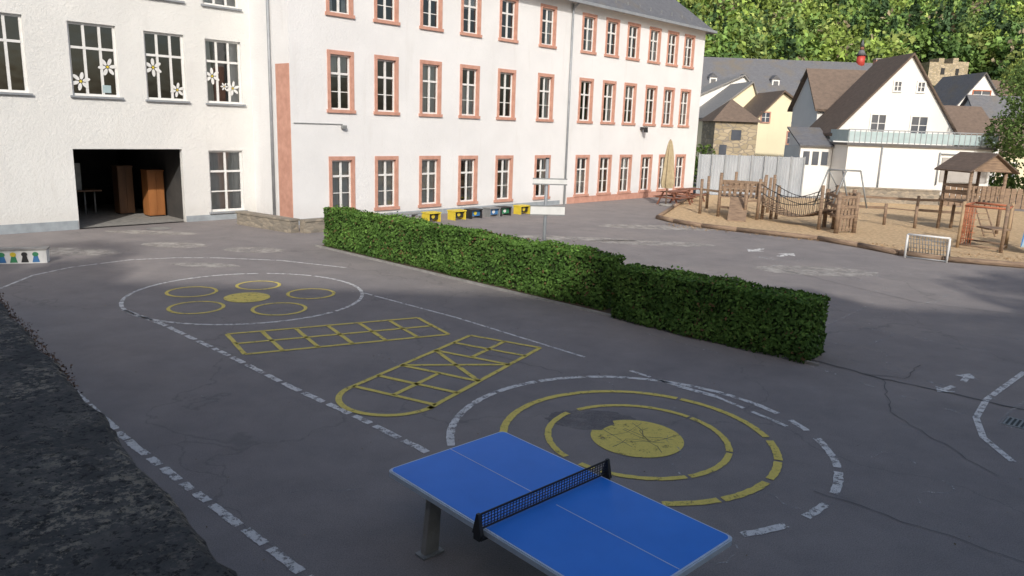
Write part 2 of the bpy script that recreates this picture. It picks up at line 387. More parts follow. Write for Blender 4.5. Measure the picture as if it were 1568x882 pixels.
mk.strip([(5.24,12.55),(6.05,11.2),(7.3,9.7)],.06,.006,'whitefaint',dash=(.5,.35))
mk.strip([(5.9,13.3),(6.7,12.2),(7.6,11.1)],.06,.006,'whitefaint',dash=(.5,.4))
mk.strip([(9.01,12.59),(7.43,11.09),(6.79,10.29),(6.45,9.56),(6.36,8.80)],.09,.006,'white')
mk.strip([(9.4,12.2),(7.7,10.8),(7.0,10.1)],.05,.006,'whitefaint')
mk.build("painted_yard_line")
mk=MB()
def arrow(cx,cy,ang,sc,m='white'):
    c,s=math.cos(ang),math.sin(ang); R=lambda x,y:(cx+(x*c-y*s)*sc,cy+(x*s+y*c)*sc,.007)
    mk.poly([R(0,.5),R(-.35,-.1),R(.35,-.1)],m); mk.poly([R(-.1,-.1),R(-.1,-.7),R(.1,-.7),R(.1,-.1)],m)
arrow(7.78,12.2,-.7,.5); arrow(8.2,24.0,.6,1.0,'whitefaint'); arrow(8.3,25.6,2.4,.9,'white'); arrow(9.2,24.9,-.8,.9,'white'); arrow(7.0,11.5,2.2,.45)
mk.build("painted_arrow")
mk=MB()
for i in range(44):
    x=random.uniform(3.0,16); y=random.uniform(13,31)
    if (x+y)<20: continue
    a=random.choice([.82,-.76])+random.uniform(-.1,.1); l=random.uniform(1.0,3.6)
    mk.strip([(x,y),(x+math.cos(a)*l,y+math.sin(a)*l)],.06,.0065+.00003*i,'whitefaint',dash=(.6,.3))
for i in range(44):
    x=random.uniform(-6,8); y=random.uniform(6.5,21)
    pts=[(x,y)]; a=random.uniform(0,6)
    for k in range(random.randint(4,12)):
        a+=random.uniform(-1.0,1.0); pts.append((pts[-1][0]+.13*math.cos(a),pts[-1][1]+.13*math.sin(a)))
    mk.strip(pts,.02,.009+.00003*i,'whitefaint')
mk.build("chalk_drawing")
mk=MB()
for i,(x,y,rx,ry) in enumerate(((-10.4,22.7,1.0,.5),(-7.8,22.3,.9,.5),(-12.2,25.0,1.6,.4),(2,27,2.4,.5),(6,31,2.6,.7),(-2,25.5,1.4,.4),(-8.2,19.7,.9,.3),(5,26.5,2.2,.6),(-12.8,21,1.6,.6),(9,22,1.8,.8))):
    mk.disc(x,y,.003,rx,'light_patch',60,.07,ry)
mk.disc(1.15,9.72,.0035,.62,'dark_patch',60,.08,.36)
mk.build("asphalt_repair_patch")
mk=MB()
def crack(pts,w=.02):
    r=[]
    for a,b in zip(pts[:-1],pts[1:]):
        n=max(2,int(math.dist(a,b)/.15))
        for i in range(n): t=i/n; r.append((a[0]+(b[0]-a[0])*t+random.uniform(-.035,.035),a[1]+(b[1]-a[1])*t+random.uniform(-.035,.035)))
    mk.strip(r,w,.0048,'tar',wob=w*.3)
crack([(5.4,12.9),(6.21,11.95),(7.32,11.08),(9,9.4)],.03); crack([(6.0,12.2),(6.6,12.0),(7.4,12.9)],.014); crack([(6.2,11.9),(5.6,10.4),(5.9,8.2)],.010)
crack([(-2.5,14.4),(-.5,12.6),(1.0,11.6)],.008); crack([(3.5,7.8),(5.3,6.2),(7.6,5.3)],.010); crack([(8,22),(10,18),(13,16.5)],.016)
for i in range(7): crack([(CX+.5*math.cos(i*1.3),CY+.5*math.sin(i*1.3)),(CX+.2*math.cos(i+1),CY+.2*math.sin(i*2)),(CX+.5*math.cos(i*1.3+2),CY+.5*math.sin(i*1.3+2))],.008)
ob=mk.build("asphalt_crack"); ob.location.z=.0092
mk=MB()
mk.ring(-12.4,26.0,.006,.40,.06,'greymetal',32); mk.disc(-12.4,26.0,.005,.33,'concrete',32)
mk.build("manhole_cover")
mk=MB(); g=Frame((7.35,10.05),(.728,-.686))
mk.box(g,-.26,.26,-.2,-.17,.001,.014,'greymetal'); mk.box(g,-.26,.26,.17,.2,.001,.014,'greymetal')
for i in range(9): mk.box(g,-.25+i*.06,-.225+i*.06,-.17,.17,.001,.013,'greymetal')
mk.box(g,-.26,.26,-.17,.17,.001,.004,'black'); mk.build("drain_grate")
n=500; lx=rng.uniform(-9,9,n); ly=rng.uniform(5,24,n)
C=np.stack([lx,ly,np.full(n,.016)],1)
leaf_mesh("leaf_litter",C,rng.uniform(.006,.018,n),np.array([[.22,.17,.10]])*rng.uniform(.4,1.5,(n,1)),'leaf',nrm=np.tile([0,0,1.],(n,1)),tilt=.25)

# ------------------------------------------------------------------ school
A=(-8.255,27.946); D=(.6857,.7279); NN=(.7279,-.6857)
F=Frame(A,D,NN)
school=empty("school_building",(A[0],A[1],0))
def wall(mb,F,s0,s1,z0,z1,n,openings,m,rev=.16):
    xs=sorted({s0,s1,*[o[0] for o in openings],*[o[1] for o in openings]}); zs=sorted({z0,z1,*[o[2] for o in openings],*[o[3] for o in openings]})
    for i in range(len(xs)-1):
        for j in range(len(zs)-1):
            cx=(xs[i]+xs[i+1])/2; cz=(zs[j]+zs[j+1])/2
            if any(o[0]<cx<o[1] and o[2]<cz<o[3] for o in openings): continue
            mb.poly([F(xs[i],n,zs[j]),F(xs[i+1],n,zs[j]),F(xs[i+1],n,zs[j+1]),F(xs[i],n,zs[j+1])],m)
    for (a,b,c,d) in [o[:4] for o in openings]:
        r=n-rev
        mb.poly([F(a,n,c),F(a,r,c),F(a,r,d),F(a,n,d)],m); mb.poly([F(b,n,c),F(b,n,d),F(b,r,d),F(b,r,c)],m)
        mb.poly([F(a,n,d),F(a,r,d),F(b,r,d),F(b,n,d)],m); mb.poly([F(a,n,c),F(b,n,c),F(b,r,c),F(a,r,c)],m)
H=10.05
wl=MB(); fr=MB(); gl=MB(); sr=MB(); cu=MB(); dk=MB(); dec=MB()
cols=[2.15,4.3,6.6,8.85,11.2,13.95,17.15,19.15,21.1,23.2,25.1,26.95]
rows=[(.36,2.52),(4.2,6.45),(7.7,9.62)]
hw=.59; sw=.13
ops=[(c-hw,c+hw,z0,z1) for (z0,z1) in rows for c in cols]
wall(wl,F,0,28.75,0,H,0,ops,'plaster',.22)
wl.poly([F(0,0,0),F(0,0,H),F(0,-2.84,H),F(0,-2.84,0)],'plaster')
wl.poly([F(28.75,0,0),F(28.75,-11,0),F(28.75,-11,H),F(28.75,0,H)],'plaster')
def curt(F,s0,s1,z0,z1,n,kind):
    if kind==1:
        cu.poly([F(s0,n,z0),F(s0+(s1-s0)*.3,n,z0),F(s0+(s1-s0)*.22,n,z1),F(s0,n,z1)],'curtain'); cu.poly([F(s1,n,z0),F(s1,n,z1),F(s1-(s1-s0)*.22,n,z1),F(s1-(s1-s0)*.3,n,z0)],'curtain')
    elif kind==2: cu.poly([F(s0,n,z0),F(s1,n,z0),F(s1,n,z0+(z1-z0)*.62),F(s0,n,z0+(z1-z0)*.62)],'curtain')
    elif kind==3: cu.poly([F(s0,n,z0),F(s1,n,z0),F(s1,n,z1),F(s0,n,z1)],'curtain')
    elif kind==4: cu.poly([F(s0,n,z0+(z1-z0)*.6),F(s1,n,z0+(z1-z0)*.6),F(s1,n,z1),F(s0,n,z1)],'curtain')
def bars(F,s0,s1,z0,z1,n,ncol,zt,nlow,w=.065,thin=.03,ww=.055):
    fr.box(F,s0,s0+w,n-.03,n+.03,z0,z1,'wframe'); fr.box(F,s1-w,s1,n-.03,n+.03,z0,z1,'wframe')
    fr.box(F,s0+w,s1-w,n-.027,n+.027,z0,z0+w,'wframe'); fr.box(F,s0+w,s1-w,n-.027,n+.027,z1-w,z1,'wframe')
    for i in range(1,ncol):
        c=s0+(s1-s0)*i/ncol
        fr.box(F,c-ww,c+ww,n-.028,n+.034,z0+w,z1-w,'wframe')
    tz=z0+(z1-z0)*zt
    fr.box(F,s0+w,s1-w,n-.026,n+.038,tz-.04,tz+.04,'wframe')
    for k in range(1,nlow):
        c=z0+(tz-z0)*k/nlow; fr.box(F,s0+w,s1-w,n-.018,n+.018,c-thin/2,c+thin/2,'wframe')
    gl.poly([F(s0,n-.005,z0),F(s1,n-.005,z0),F(s1,n-.005,z1),F(s0,n-.005,z1)],'glass')
for r,(z0,z1) in enumerate(rows):
    for k,c in enumerate(cols):
        a,b=c-hw,c+hw
        sr.box(F,a,a+sw,-.17,.035,z0,z1,'sand'); sr.box(F,b-sw,b,-.17,.035,z0,z1,'sand')
        sr.box(F,a-.003,b+.003,-.17,.038,z1-sw,z1+.02,'sand'); sr.box(F,a-.05,b+.05,-.17,.075,z0-.02,z0+.10,'sand')
        wa,wb,wz0,wz1=a+sw,b-sw,z0+.10,z1-sw
        bars(F,wa,wb,wz0,wz1,-.12,2,.66 if r else .68,2,ww=.045)
        kind={0:(3,3,3,1,1,1,2,0,1,0,1,0),1:(4,0,3,2,0,1,0,1,4,0,0,1),2:(1,0,0,4,0,1,1,0,0,1,0,0)}[r][k]
        curt(F,wa,wb,wz0,wz1,-.20,kind)
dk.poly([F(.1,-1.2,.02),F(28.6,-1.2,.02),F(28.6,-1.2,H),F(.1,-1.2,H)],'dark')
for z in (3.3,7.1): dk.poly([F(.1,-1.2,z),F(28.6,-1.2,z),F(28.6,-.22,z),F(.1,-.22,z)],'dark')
sr.box(F,16.0,28.77,-.02,.03,0,.34,'sand')
pl=MB(); pl.box(F,0,15.4,-.02,.025,0,.22,'plinth')
wp=-2.84
pl.box(F,-2.80,-1.9,wp-.02,wp+.03,0,.22,'plinth'); pl.box(F,-20,-6.46,wp-.02,wp+.03,0,.30,'plinth'); pl.box(F,-1.9,-.03,wp-.02,wp+.035,0,.2,'plinth')
pl.build("plinth",school)
sr.box(F,-.03,.01,-.95,-.02,0,5.85,'sand')
wl.cyl(F(15.7,.09,0),F(15.7,.09,H-.1),.055,'zinc',10)
wl.cyl(F(-.09,-1.25,0),F(-.09,-1.25,H-.1),.055,'zinc',10)
wl.box(F,.1,2.2,.01,.03,3.74,3.77,'greymetal')
wl.box(F,2.12,2.3,.02,.16,3.6,3.72,'greymetal')
wl.box(F,22.3,22.6,.02,.35,3.95,4.1,'black'); wl.box(F,22.35,22.55,.25,.4,3.8,3.95,'black')
lops=[(-8.98,-7.53,4.42,6.78),(-6.28,-4.81,4.42,6.75),(-3.91,-2.53,4.40,6.70),(-1.76,-.38,4.38,6.66),
      (-8.98,-7.53,7.85,9.7),(-6.28,-4.81,7.85,9.7),(-3.91,-2.53,7.85,9.7),(-1.76,-.38,7.85,9.7),(-1.83,-.48,.32,2.63)]
gar=(-6.43,-2.82,0.0,2.68)
wall(wl,F,-20,0,0,H,wp,lops+[gar],'plaster2',.2)
for i,(a,b,z0,z1) in enumerate(lops):
    bars(F,a,b,z0,z1,wp-.13,3 if i<8 else 2,.66,1 if i<8 else 2,w=.075,thin=.05,ww=.04)
    sr.box(F,a-.08,b+.08,wp-.14,wp+.09,z0-.07,z0-.004,'zinc')
    curt(F,a,b,z0,z1,wp-.32,(0,0,0,1,0,1,0,2,3)[i])
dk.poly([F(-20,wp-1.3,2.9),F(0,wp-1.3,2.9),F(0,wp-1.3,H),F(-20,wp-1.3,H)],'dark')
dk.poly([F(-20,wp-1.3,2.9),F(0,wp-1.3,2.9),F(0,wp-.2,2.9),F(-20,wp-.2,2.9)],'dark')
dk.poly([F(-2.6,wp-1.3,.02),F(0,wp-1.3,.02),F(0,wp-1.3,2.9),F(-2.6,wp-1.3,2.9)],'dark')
g0,g1=-6.43,-2.82
gr=MB()
gr.poly([F(g0-.6,wp-7,0),F(g1+.2,wp-7,0),F(g1+.2,wp-7,2.8),F(g0-.6,wp-7,2.8)],'dark')
gr.poly([F(g0-.6,wp-.2,0),F(g0-.6,wp-7,0),F(g0-.6,wp-7,2.8),F(g0-.6,wp-.2,2.8)],'dark')
gr.poly([F(g1+.2,wp-.2,0),F(g1+.2,wp-7,0),F(g1+.2,wp-7,2.8),F(g1+.2,wp-.2,2.8)],'dark')
gr.poly([F(g0-.6,wp-.2,2.8),F(g1+.2,wp-.2,2.8),F(g1+.2,wp-7,2.8),F(g0-.6,wp-7,2.8)],'dark')
gr.poly([F(g0-.6,wp-.2,.01),F(g1+.2,wp-.2,.01),F(g1+.2,wp-7,.01),F(g0-.6,wp-7,.01)],'concrete')
def cabinet(x0,x1,y0,y1,h,m):
    gr.box(F,x0,x1,y0,y1,.06,h,m); gr.box(F,x0-.02,x1+.02,y0,y1+.03,h,h+.05,m); gr.box(F,x0+.03,x1-.03,y0,y1-.03,.02,.06,'black')
    for k in range(2):
        a=x0+.03+k*(x1-x0-.03)/2; gr.box(F,a,a+(x1-x0)/2-.045,y1,y1+.018,.1,h-.04,m)
cabinet(-3.35,-2.75,wp-2.6,wp-2.0,1.75,'cab'); cabinet(-4.0,-3.45,wp-3.8,wp-3.2,1.85,'cabdark')
gr.box(F,-5.25,-5.12,wp-5.2,wp-5.1,0.02,2.8,'whitep')
for k in range(6): gr.cyl(F(-6.5+k*.35,wp-3.6,.05),F(-6.5+k*.35,wp-3.6,1.0),.03,'greymetal',6)
gr.box(F,-6.6,-4.6,wp-4.0,wp-3.2,.95,1.0,'cabdark'); gr.box(F,-5.5,-5.2,wp-3.6,wp-3.5,1.0,2.0,'greymetal')
gr.box(F,-6.3,-6.0,wp-3.8,wp-3.5,1.0,1.4,'plinth'); gr.box(F,-5.9,-5.6,wp-3.9,wp-3.4,1.0,1.25,'bench')
gr.build("garage_interior",school)
def daisy(cx,cz,r):
    n=wp-.088
    for k in range(6):
        t=2*math.pi*k/6+cx; pts=[]
        for j in range(10):
            a=2*math.pi*j/10; x=r*.6+r*.42*math.cos(a); y=r*.2*math.sin(a)
            pts.append(F(cx+x*math.cos(t)-y*math.sin(t),n+.0006*k,cz+x*math.sin(t)+y*math.cos(t)))
        dec.poly(pts,'whitep')
    dec.poly([F(cx+r*.14*math.cos(a),n+.005,cz+r*.14*math.sin(a)) for a in np.linspace(0,5.7,10)],'yel')
for (x,z,r) in ((-5.98,4.88,.30),(-5.12,5.4,.30),(-3.62,5.5,.31),(-2.82,4.78,.26),(-1.5,5.35,.30),(-.72,4.95,.27),(-1.05,5.0,.15)): daisy(x,z,r)
dec.box(F,-5.32,-5.06,wp-.095,wp-.086,4.55,4.80,'teal')
dec.build("daisy_decals",school)
rf=MB(); e=.45; ridge=H+5.6; hd=5.5
rf.poly([F(-.3,e,H-.02),F(28.75+e,e,H-.02),F(28.75-hd,-hd,ridge),F(-.3,-hd,ridge)],'slate')
rf.poly([F(28.75+e,e,H-.02),F(28.75+e,-11-e,H-.02),F(28.75-hd,-hd,ridge)],'slate')
rf.poly([F(-.3,-11-e,H-.02),F(-.3,-hd,ridge),F(28.75-hd,-hd,ridge),F(28.75+e,-11-e,H-.02)],'slate')
rf.poly([F(-.3,e,H-.02),F(-.3,-hd,ridge),F(-.3,-11-e,H-.02)],'plaster')
rf.poly([F(-.3,e,H-.03),F(-.3,0,H-.03),F(28.75,0,H-.03),F(28.75+e,e,H-.03)],'wframe'); rf.poly([F(28.75,0,H-.035),F(28.75,-11,H-.035),F(28.75+e,-11,H-.035),F(28.75+e,e,H-.035)],'wframe')
rf.box(F,-.3,28.75+e,e-.02,e+.10,H-.12,H+.02,'zinc'); rf.box(F,28.75+e-.02,28.75+e+.1,-11,e-.03,H-.12,H+.02,'zinc')
rf.cyl(F(15.7,.09,H-.35),F(15.7,e,H-.08),.05,'zinc',8)
for i in range(26): 
    s_=.6+i*1.1; rf.box(F,s_,s_+.03,e-.5,e-.44,H+.42,H+.60,'greymetal')
rf.poly([F(-20,wp+e,H),F(-.3,wp+e,H),F(-.3,wp-hd,ridge-.3),F(-20,wp-hd,ridge-.3)],'slate'); rf.box(F,-20,-.31,wp+e,wp+e+.1,H-.1,H+.02,'zinc')
rf.poly([F(-20,wp,H-.03),F(-.3,wp,H-.03),F(-.3,wp+e,H-.03),F(-20,wp+e,H-.03)],'wframe')
rf.build("roof",school)
wl.build("walls",school); fr.build("window_frames",school); gl.build("window_panes",school); sr.build("sandstone_surrounds",school); cu.build("curtains",school); dk.build("room_interiors",school)

mb=MB(); f1=Frame((-10.1,28.0),(2.6,-1.85)); mb.box(f1,0,3.1,-.35,0,0,.42,'stone'); mb.box(f1,-.03,3.13,-.38,.03,.42,.48,'stone')
f2=Frame((-7.55,26.15),(.686,.728)); mb.box(f2,.05,1.5,-.3,.02,0,.40,'stone'); mb.box(f2,.06,1.53,-.33,.05,.40,.46,'stone'); mb.build("low_stone_wall")
pf=Frame(F(3.3,1.9,0),D,NN)
bn=empty("painted_bench",pf(0,0,0)); mb=MB()
mb.box(pf,-1.3,1.2,-.22,.18,.38,.42,'greymetal')
for x in (-1.1,-.1,.9): mb.box(pf,x,x+.1,-.15,.12,0,.378,'concrete')
for i,(x,cm,dm) in enumerate(((1.8,'yel','black'),(3.2,'yel','black'),(4.15,'black','bl'),(5.25,'greymetal','bl'),(5.95,'black','green'),(7.2,'yel','black'))):
    hh=.40
    mb.box(pf,x-.34,x+.34,-.24,.24,hh-.05,hh,cm)
    mb.box(pf,x-.32,x-.27,-.22,.22,0,hh-.052,cm); mb.box(pf,x+.27,x+.32,-.22,.22,0,hh-.052,cm)
    mb.box(pf,x-.268,x+.268,.08,.12,.10,hh-.053,dm)
    mb.poly([pf(x+.09*math.cos(t),.124,.22+.08*math.sin(t)) for t in np.linspace(0,5.8,12)],'whitep' if i in (3,4) else 'yel')
mb.build("seat",bn)
lf=Frame((-13.6,18.75),(1.0,.38)); mb=MB(); mb.box(lf,-3,1.5,0,.35,0,.34,'whitep'); mb.box(lf,-3.02,1.52,-.02,.37,.34,.38,'concrete')
for i in range(16):
    x=-2.5+i*.25; mm=random.choice(['red','green','bl','yel','black','green'])
    mb.poly([lf(x+.07*math.cos(t),-.006-.0005*i,.24+.06*math.sin(t)) for t in np.linspace(0,5.8,12)],mm)
    mb.poly([lf(x-.08,-.003-.0004*i,.03),lf(x+.09,-.003-.0004*i,.03),lf(x+.05,-.003-.0004*i,.2),lf(x-.04,-.003-.0004*i,.2)],random.choice(['red','green','bl','black']))
mb.build("painted_low_wall")

# ------------------------------------------------------------------ hedges
def hedge(name,o,L,wd,h,n,seed,dark=1.0):
    Fh=Frame(o,(.731,-.682),(.682,.731))
    he=empty(name,(o[0],o[1],0)); mb=MB()
    def wob(x,y,z): return .05*math.sin(x*2.1+seed)+.045*math.sin(x*5.3+z*4+seed)+.035*math.sin(z*7+y*3+x)
    nx=int(L/.25)
    def P(x,y,z):
        k=wob(x,y,z); yy=y+(k if y>wd/2 else -k)*.5; return Fh(x,yy,z+(k*.6 if z>h*.5 else 0))
    i0=.09
    for i in range(nx):
        x0=i0+(L-2*i0)*i/nx; x1=i0+(L-2*i0)*(i+1)/nx
        pr=[(i0,0.02),(i0,h*.5),(i0,h-i0),(wd-i0,h-i0),(wd-i0,h*.5),(wd-i0,0.02)]
        for (ya,za),(yb,zb) in zip(pr[:-1],pr[1:]): mb.poly([P(x0,ya,za),P(x1,ya,za),P(x1,yb,zb),P(x0,yb,zb)],'hedgecore')
    for x in (i0,L-i0): mb.poly([P(x,i0,0.02),P(x,wd-i0,0.02),P(x,wd-i0,h-i0),P(x,i0,h-i0)],'hedgecore')
    mb.build("core",he)
    ar=[L*h,L*h,L*wd,wd*h,wd*h]; pr=np.array(ar)/sum(ar); side=rng.choice(5,size=n,p=pr)
    C=np.zeros((n,3)); Nn=np.zeros((n,3)); col=np.zeros((n,3))
    a=rng.random(n); b=rng.random(n); dep=np.abs(rng.normal(0,.035,n))
    for i in range(n):
        s=side[i]
        if s<2: x=a[i]*L; z=.03+b[i]*(h-.03); y=dep[i] if s==0 else wd-dep[i]; nn=(0,-1 if s==0 else 1,.4)
        elif s==2: x=a[i]*L; y=b[i]*wd; z=h-dep[i]+(rng.random()<.05)*rng.uniform(.02,.09); nn=(0,0,1)
        else: y=a[i]*wd; z=.03+b[i]*(h-.03); x=dep[i] if s==3 else L-dep[i]; nn=(-1 if s==3 else 1,0,.4)
        k=wob(x,y,z)
        if s==0: y-=k*.5
        elif s==1: y+=k*.5
        C[i]=P(x,y,z) if s==2 else Fh(x,y,z)
        Nn[i]=Fh.dx*nn[0]+Fh.dy*nn[1]+np.array([0,0,nn[2]])
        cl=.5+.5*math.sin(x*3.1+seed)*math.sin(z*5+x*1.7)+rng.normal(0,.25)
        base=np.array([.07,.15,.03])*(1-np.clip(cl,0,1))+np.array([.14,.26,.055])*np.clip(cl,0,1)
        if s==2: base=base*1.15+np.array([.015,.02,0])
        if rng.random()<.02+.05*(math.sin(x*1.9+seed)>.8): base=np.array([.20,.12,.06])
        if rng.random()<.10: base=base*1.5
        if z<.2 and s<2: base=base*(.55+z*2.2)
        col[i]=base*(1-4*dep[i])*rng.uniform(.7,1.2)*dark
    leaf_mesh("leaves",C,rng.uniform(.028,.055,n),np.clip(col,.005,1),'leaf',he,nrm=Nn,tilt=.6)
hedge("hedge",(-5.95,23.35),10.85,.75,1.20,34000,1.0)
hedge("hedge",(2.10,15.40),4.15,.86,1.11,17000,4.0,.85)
mb=MB(); kf=Frame((-6.0,23.2),(.731,-.682),(.682,.731)); mb.box(kf,-.3,15.6,-.06,0.0,0,.05,'concrete'); mb.build("kerb")
kf=Frame((-5.95,23.35),(.731,-.682),(.682,.731)); mb=MB(); mb.box(kf,-.1,15.2,-.10,.85,0,.03,simple("hedge_soil",(.09,.065,.04),(.05,.035,.02),8,.95,.6,20)); mb.build("soil")

# ------------------------------------------------------------------ table tennis table
e1=np.array([.689,-.725]); e2=np.array([.725,.689])
tf=Frame((-1.11,6.45),e1,e2); TL,TW=2.76,1.47
tt=empty("table_tennis_table",(-1.11,6.45,0))
def rounded(x0,x1,y0,y1,r,n=8):
    p=[]
    for cx,cy,a in ((x1-r,y0+r,-90),(x1-r,y1-r,0),(x0+r,y1-r,90),(x0+r,y0+r,180)):
        for i in range(n+1): t=math.radians(a+90*i/n); p.append((cx+r*math.cos(t),cy+r*math.sin(t)))
    return p
def slab(mb,pts,z0,z1,mt,ms):
    mb.poly([tf(x,y,z1) for x,y in pts],mt); mb.poly([tf(x,y,z0) for x,y in pts][::-1],ms)
    n=len(pts)
    for i in range(n):
        a=pts[i];b=pts[(i+1)%n]; mb.poly([tf(*a,z0),tf(*b,z0),tf(*b,z1),tf(*a,z1)],ms,True)
mb=MB()
slab(mb,rounded(0,TL,0,TW,.07),.705,.750,'tedge','tedge')
slab(mb,rounded(.012,TL-.012,.012,TW-.012,.062),.748,.758,'tline','tedge')
slab(mb,rounded(.028,TL-.028,.028,TW-.028,.053),.757,.761,'blue','blue')
mb.box(tf,.03,1.28,TW/2-.004,TW/2+.004,.7605,.763,'tline'); mb.box(tf,1.48,TL-.03,TW/2-.004,TW/2+.004,.7605,.763,'tline')
mb.build("table_top",tt)
mb=MB()
for x in (.42,TL-.42):
    for y in (.26,TW-.26):
        sx=-1 if x<1 else 1
        mb.hexa([tf(x-.035+sx*.02,y-.13,.02),tf(x+.035+sx*.02,y-.13,.02),tf(x+.035+sx*.02,y+.03,.02),tf(x-.035+sx*.02,y+.03,.02),tf(x-.035,y-.07,.705),tf(x+.035,y-.07,.705),tf(x+.035,y+.05,.705),tf(x-.035,y+.05,.705)],'concrete')
        mb.box(tf,x-.07+sx*.02,x+.07+sx*.02,y-.17,y+.07,0.0,.02,'greymetal')
        mb.cyl(tf(x+.05,y-.15,.02),tf(x+.05,y-.15,.04),.012,'zinc',8)
    mb.box(tf,x-.03,x+.03,.24,TW-.24,.60,.70,'concrete')
mb.box(tf,.45,TL-.45,TW/2-.04,TW/2+.04,.62,.703,'concrete')
mb.build("legs",tt,bevel=.006)
mb=MB(); nx=TL/2
y0,y1=-.06,TW+.05; z0,z1=.772,.905
mb.box(tf,nx-.004,nx+.004,y0,y1,z1-.012,z1+.006,'black'); mb.box(tf,nx-.004,nx+.004,y0,y1,z0-.004,z0+.012,'black')
ny=46
for i in range(ny+1):
    y=y0+(y1-y0)*i/ny; mb.box(tf,nx-.0025,nx+.0025,y-.0028,y+.0028,z0,z1,'black')
for k in range(1,5):
    z=z0+(z1-z0)*k/5; mb.box(tf,nx-.002,nx+.002,y0,y1,z-.0028,z+.0028,'black')
for y,sgn in ((y0,-1),(y1,1)):
    mb.hexa([tf(nx-.05,y-.02,.74),tf(nx+.05,y-.02,.74),tf(nx+.05,y+.02,.74),tf(nx-.05,y+.02,.74),tf(nx-.012,y-.015,.915),tf(nx+.012,y-.015,.915),tf(nx+.012,y+.015,.915),tf(nx-.012,y+.015,.915)],'black')
    mb.box(tf,nx-.04,nx+.04,min(y,y-sgn*.12),max(y,y-sgn*.12),.688,.703,'black'); mb.box(tf,nx-.035,nx+.035,y-.018,y+.018,.69,.742,'black')
mb.build("net",tt)

# ------------------------------------------------------------------ foreground wall + terrace
def wallmat():
    m,nt,out=_nt("lichen_concrete"); p=nt.nodes.new("ShaderNodeBsdfPrincipled"); p.inputs["Roughness"].default_value=.95
    nt.links.new(p.outputs[0],out.inputs[0])
    c=ramp(nt,noise(nt,pos(nt),6,8,.8),[(.35,(.09,.088,.088)),(.52,(.18,.172,.168)),(.68,(.36,.325,.28))])
    sp=ramp(nt,noise(nt,pos(nt),26,6,.8),[(.51,0.0),(.56,1.0)])
    ma=ramp(nt,noise(nt,pos(nt),2.6,5,.65),[(.44,.05),(.56,1.0)])
    k=nt.nodes.new("ShaderNodeMath"); k.operation='MULTIPLY'; nt.links.new(sp,k.inputs[0]); nt.links.new(ma,k.inputs[1])
    c=mix(nt,k.outputs[0],c,(.66,.57,.45))
    w=ramp(nt,noise(nt,pos(nt),1.3,6,.65),[(.58,0.0),(.70,.5)]); c=mix(nt,w,c,(.50,.49,.48))
    pit=ramp(nt,noise(nt,pos(nt),45,4,.75),[(.40,.9),(.46,0.0)]); c=mix(nt,pit,c,(.025,.025,.025))
    nt.links.new(c,p.inputs["Base Color"]); nt.links.new(bump(nt,noise(nt,pos(nt),34,8,.85),1.0,.06),p.inputs["Normal"]); return m
M['lichen']=wallmat()
ef=Frame((-.57,1.51),(-.669,.743),(-.743,-.669))
nseg=300; mb=MB(); prev=None
for i in range(nseg+1):
    x=-4+18*i/nseg; j=.010*math.sin(x*9)+random.uniform(-.009,.009); dz=random.uniform(-.01,.006)
    cur=(x,j,dz)
    if prev:
        a,b=prev,cur
        mb.poly([ef(a[0],a[1]+.03,2.9),ef(b[0],b[1]+.03,2.9),ef(b[0],.75,2.9),ef(a[0],.75,2.9)],'lichen')
        mb.poly([ef(a[0],a[1],2.87+a[2]),ef(b[0],b[1],2.87+b[2]),ef(b[0],b[1]+.03,2.9),ef(a[0],a[1]+.03,2.9)],'lichen')
        mb.poly([ef(a[0],a[1],0),ef(b[0],b[1],0),ef(b[0],b[1],2.87+b[2]),ef(a[0],a[1],2.87+a[2])],'lichen')
    prev=cur
mb.poly([ef(14,0,0),ef(14,.75,0),ef(14,.75,2.9),ef(14,.03,2.9)],'lichen'); mb.poly([ef(-4,.75,2.3),ef(14,.75,2.3),ef(14,.75,2.9),ef(-4,.75,2.9)],'lichen')
mb.build("retaining_wall")
mb=MB(); mb.box(ef,-4,14,.752,9,0,2.3,'concrete'); mb.build("terrace")
n=1700; xx=rng.uniform(1.7,5.0,n); C=np.array([ef(x,rng.normal(-.008,.012),2.87+rng.uniform(-.05,.025)) for x in xx])
leaf_mesh("dry_creeper",C,rng.uniform(.003,.008,n),np.array([[.16,.10,.07]])*rng.uniform(.4,1.6,(n,1)),'leaf')

# ------------------------------------------------------------------ unseen building behind the camera, shaped to shade the yard, plus added trees
ob_=empty("unseen_shade_building",(-4,-12,0)); mb=MB(); wf2=Frame((-36,-14),(1,0),(0,1)); HB=21.6
block_ops=[(x,x+1.4,z,z+2.0) for z in (1.2,5.0,8.8,12.6,15.8) for x in range(3,66,4)]
wall(mb,wf2,0,68,0,HB-3,0,block_ops,'plaster2',.2)
for (a,b,c,d) in block_ops: mb.poly([wf2(a,-.2,c),wf2(b,-.2,c),wf2(b,-.2,d),wf2(a,-.2,d)],'pane')
mb.poly([wf2(0,.5,HB-3),wf2(68,.5,HB-3),wf2(68,-6,HB),wf2(0,-6,HB)],'slate'); mb.poly([wf2(0,-14,HB-3),wf2(0,-6,HB),wf2(68,-6,HB),wf2(68,-14,HB-3)],'slate')
mb.box(wf2,0,68,-14,-.3,HB-3.3,HB-3.05,'plaster2')
mb.build("unseen_block",ob_)
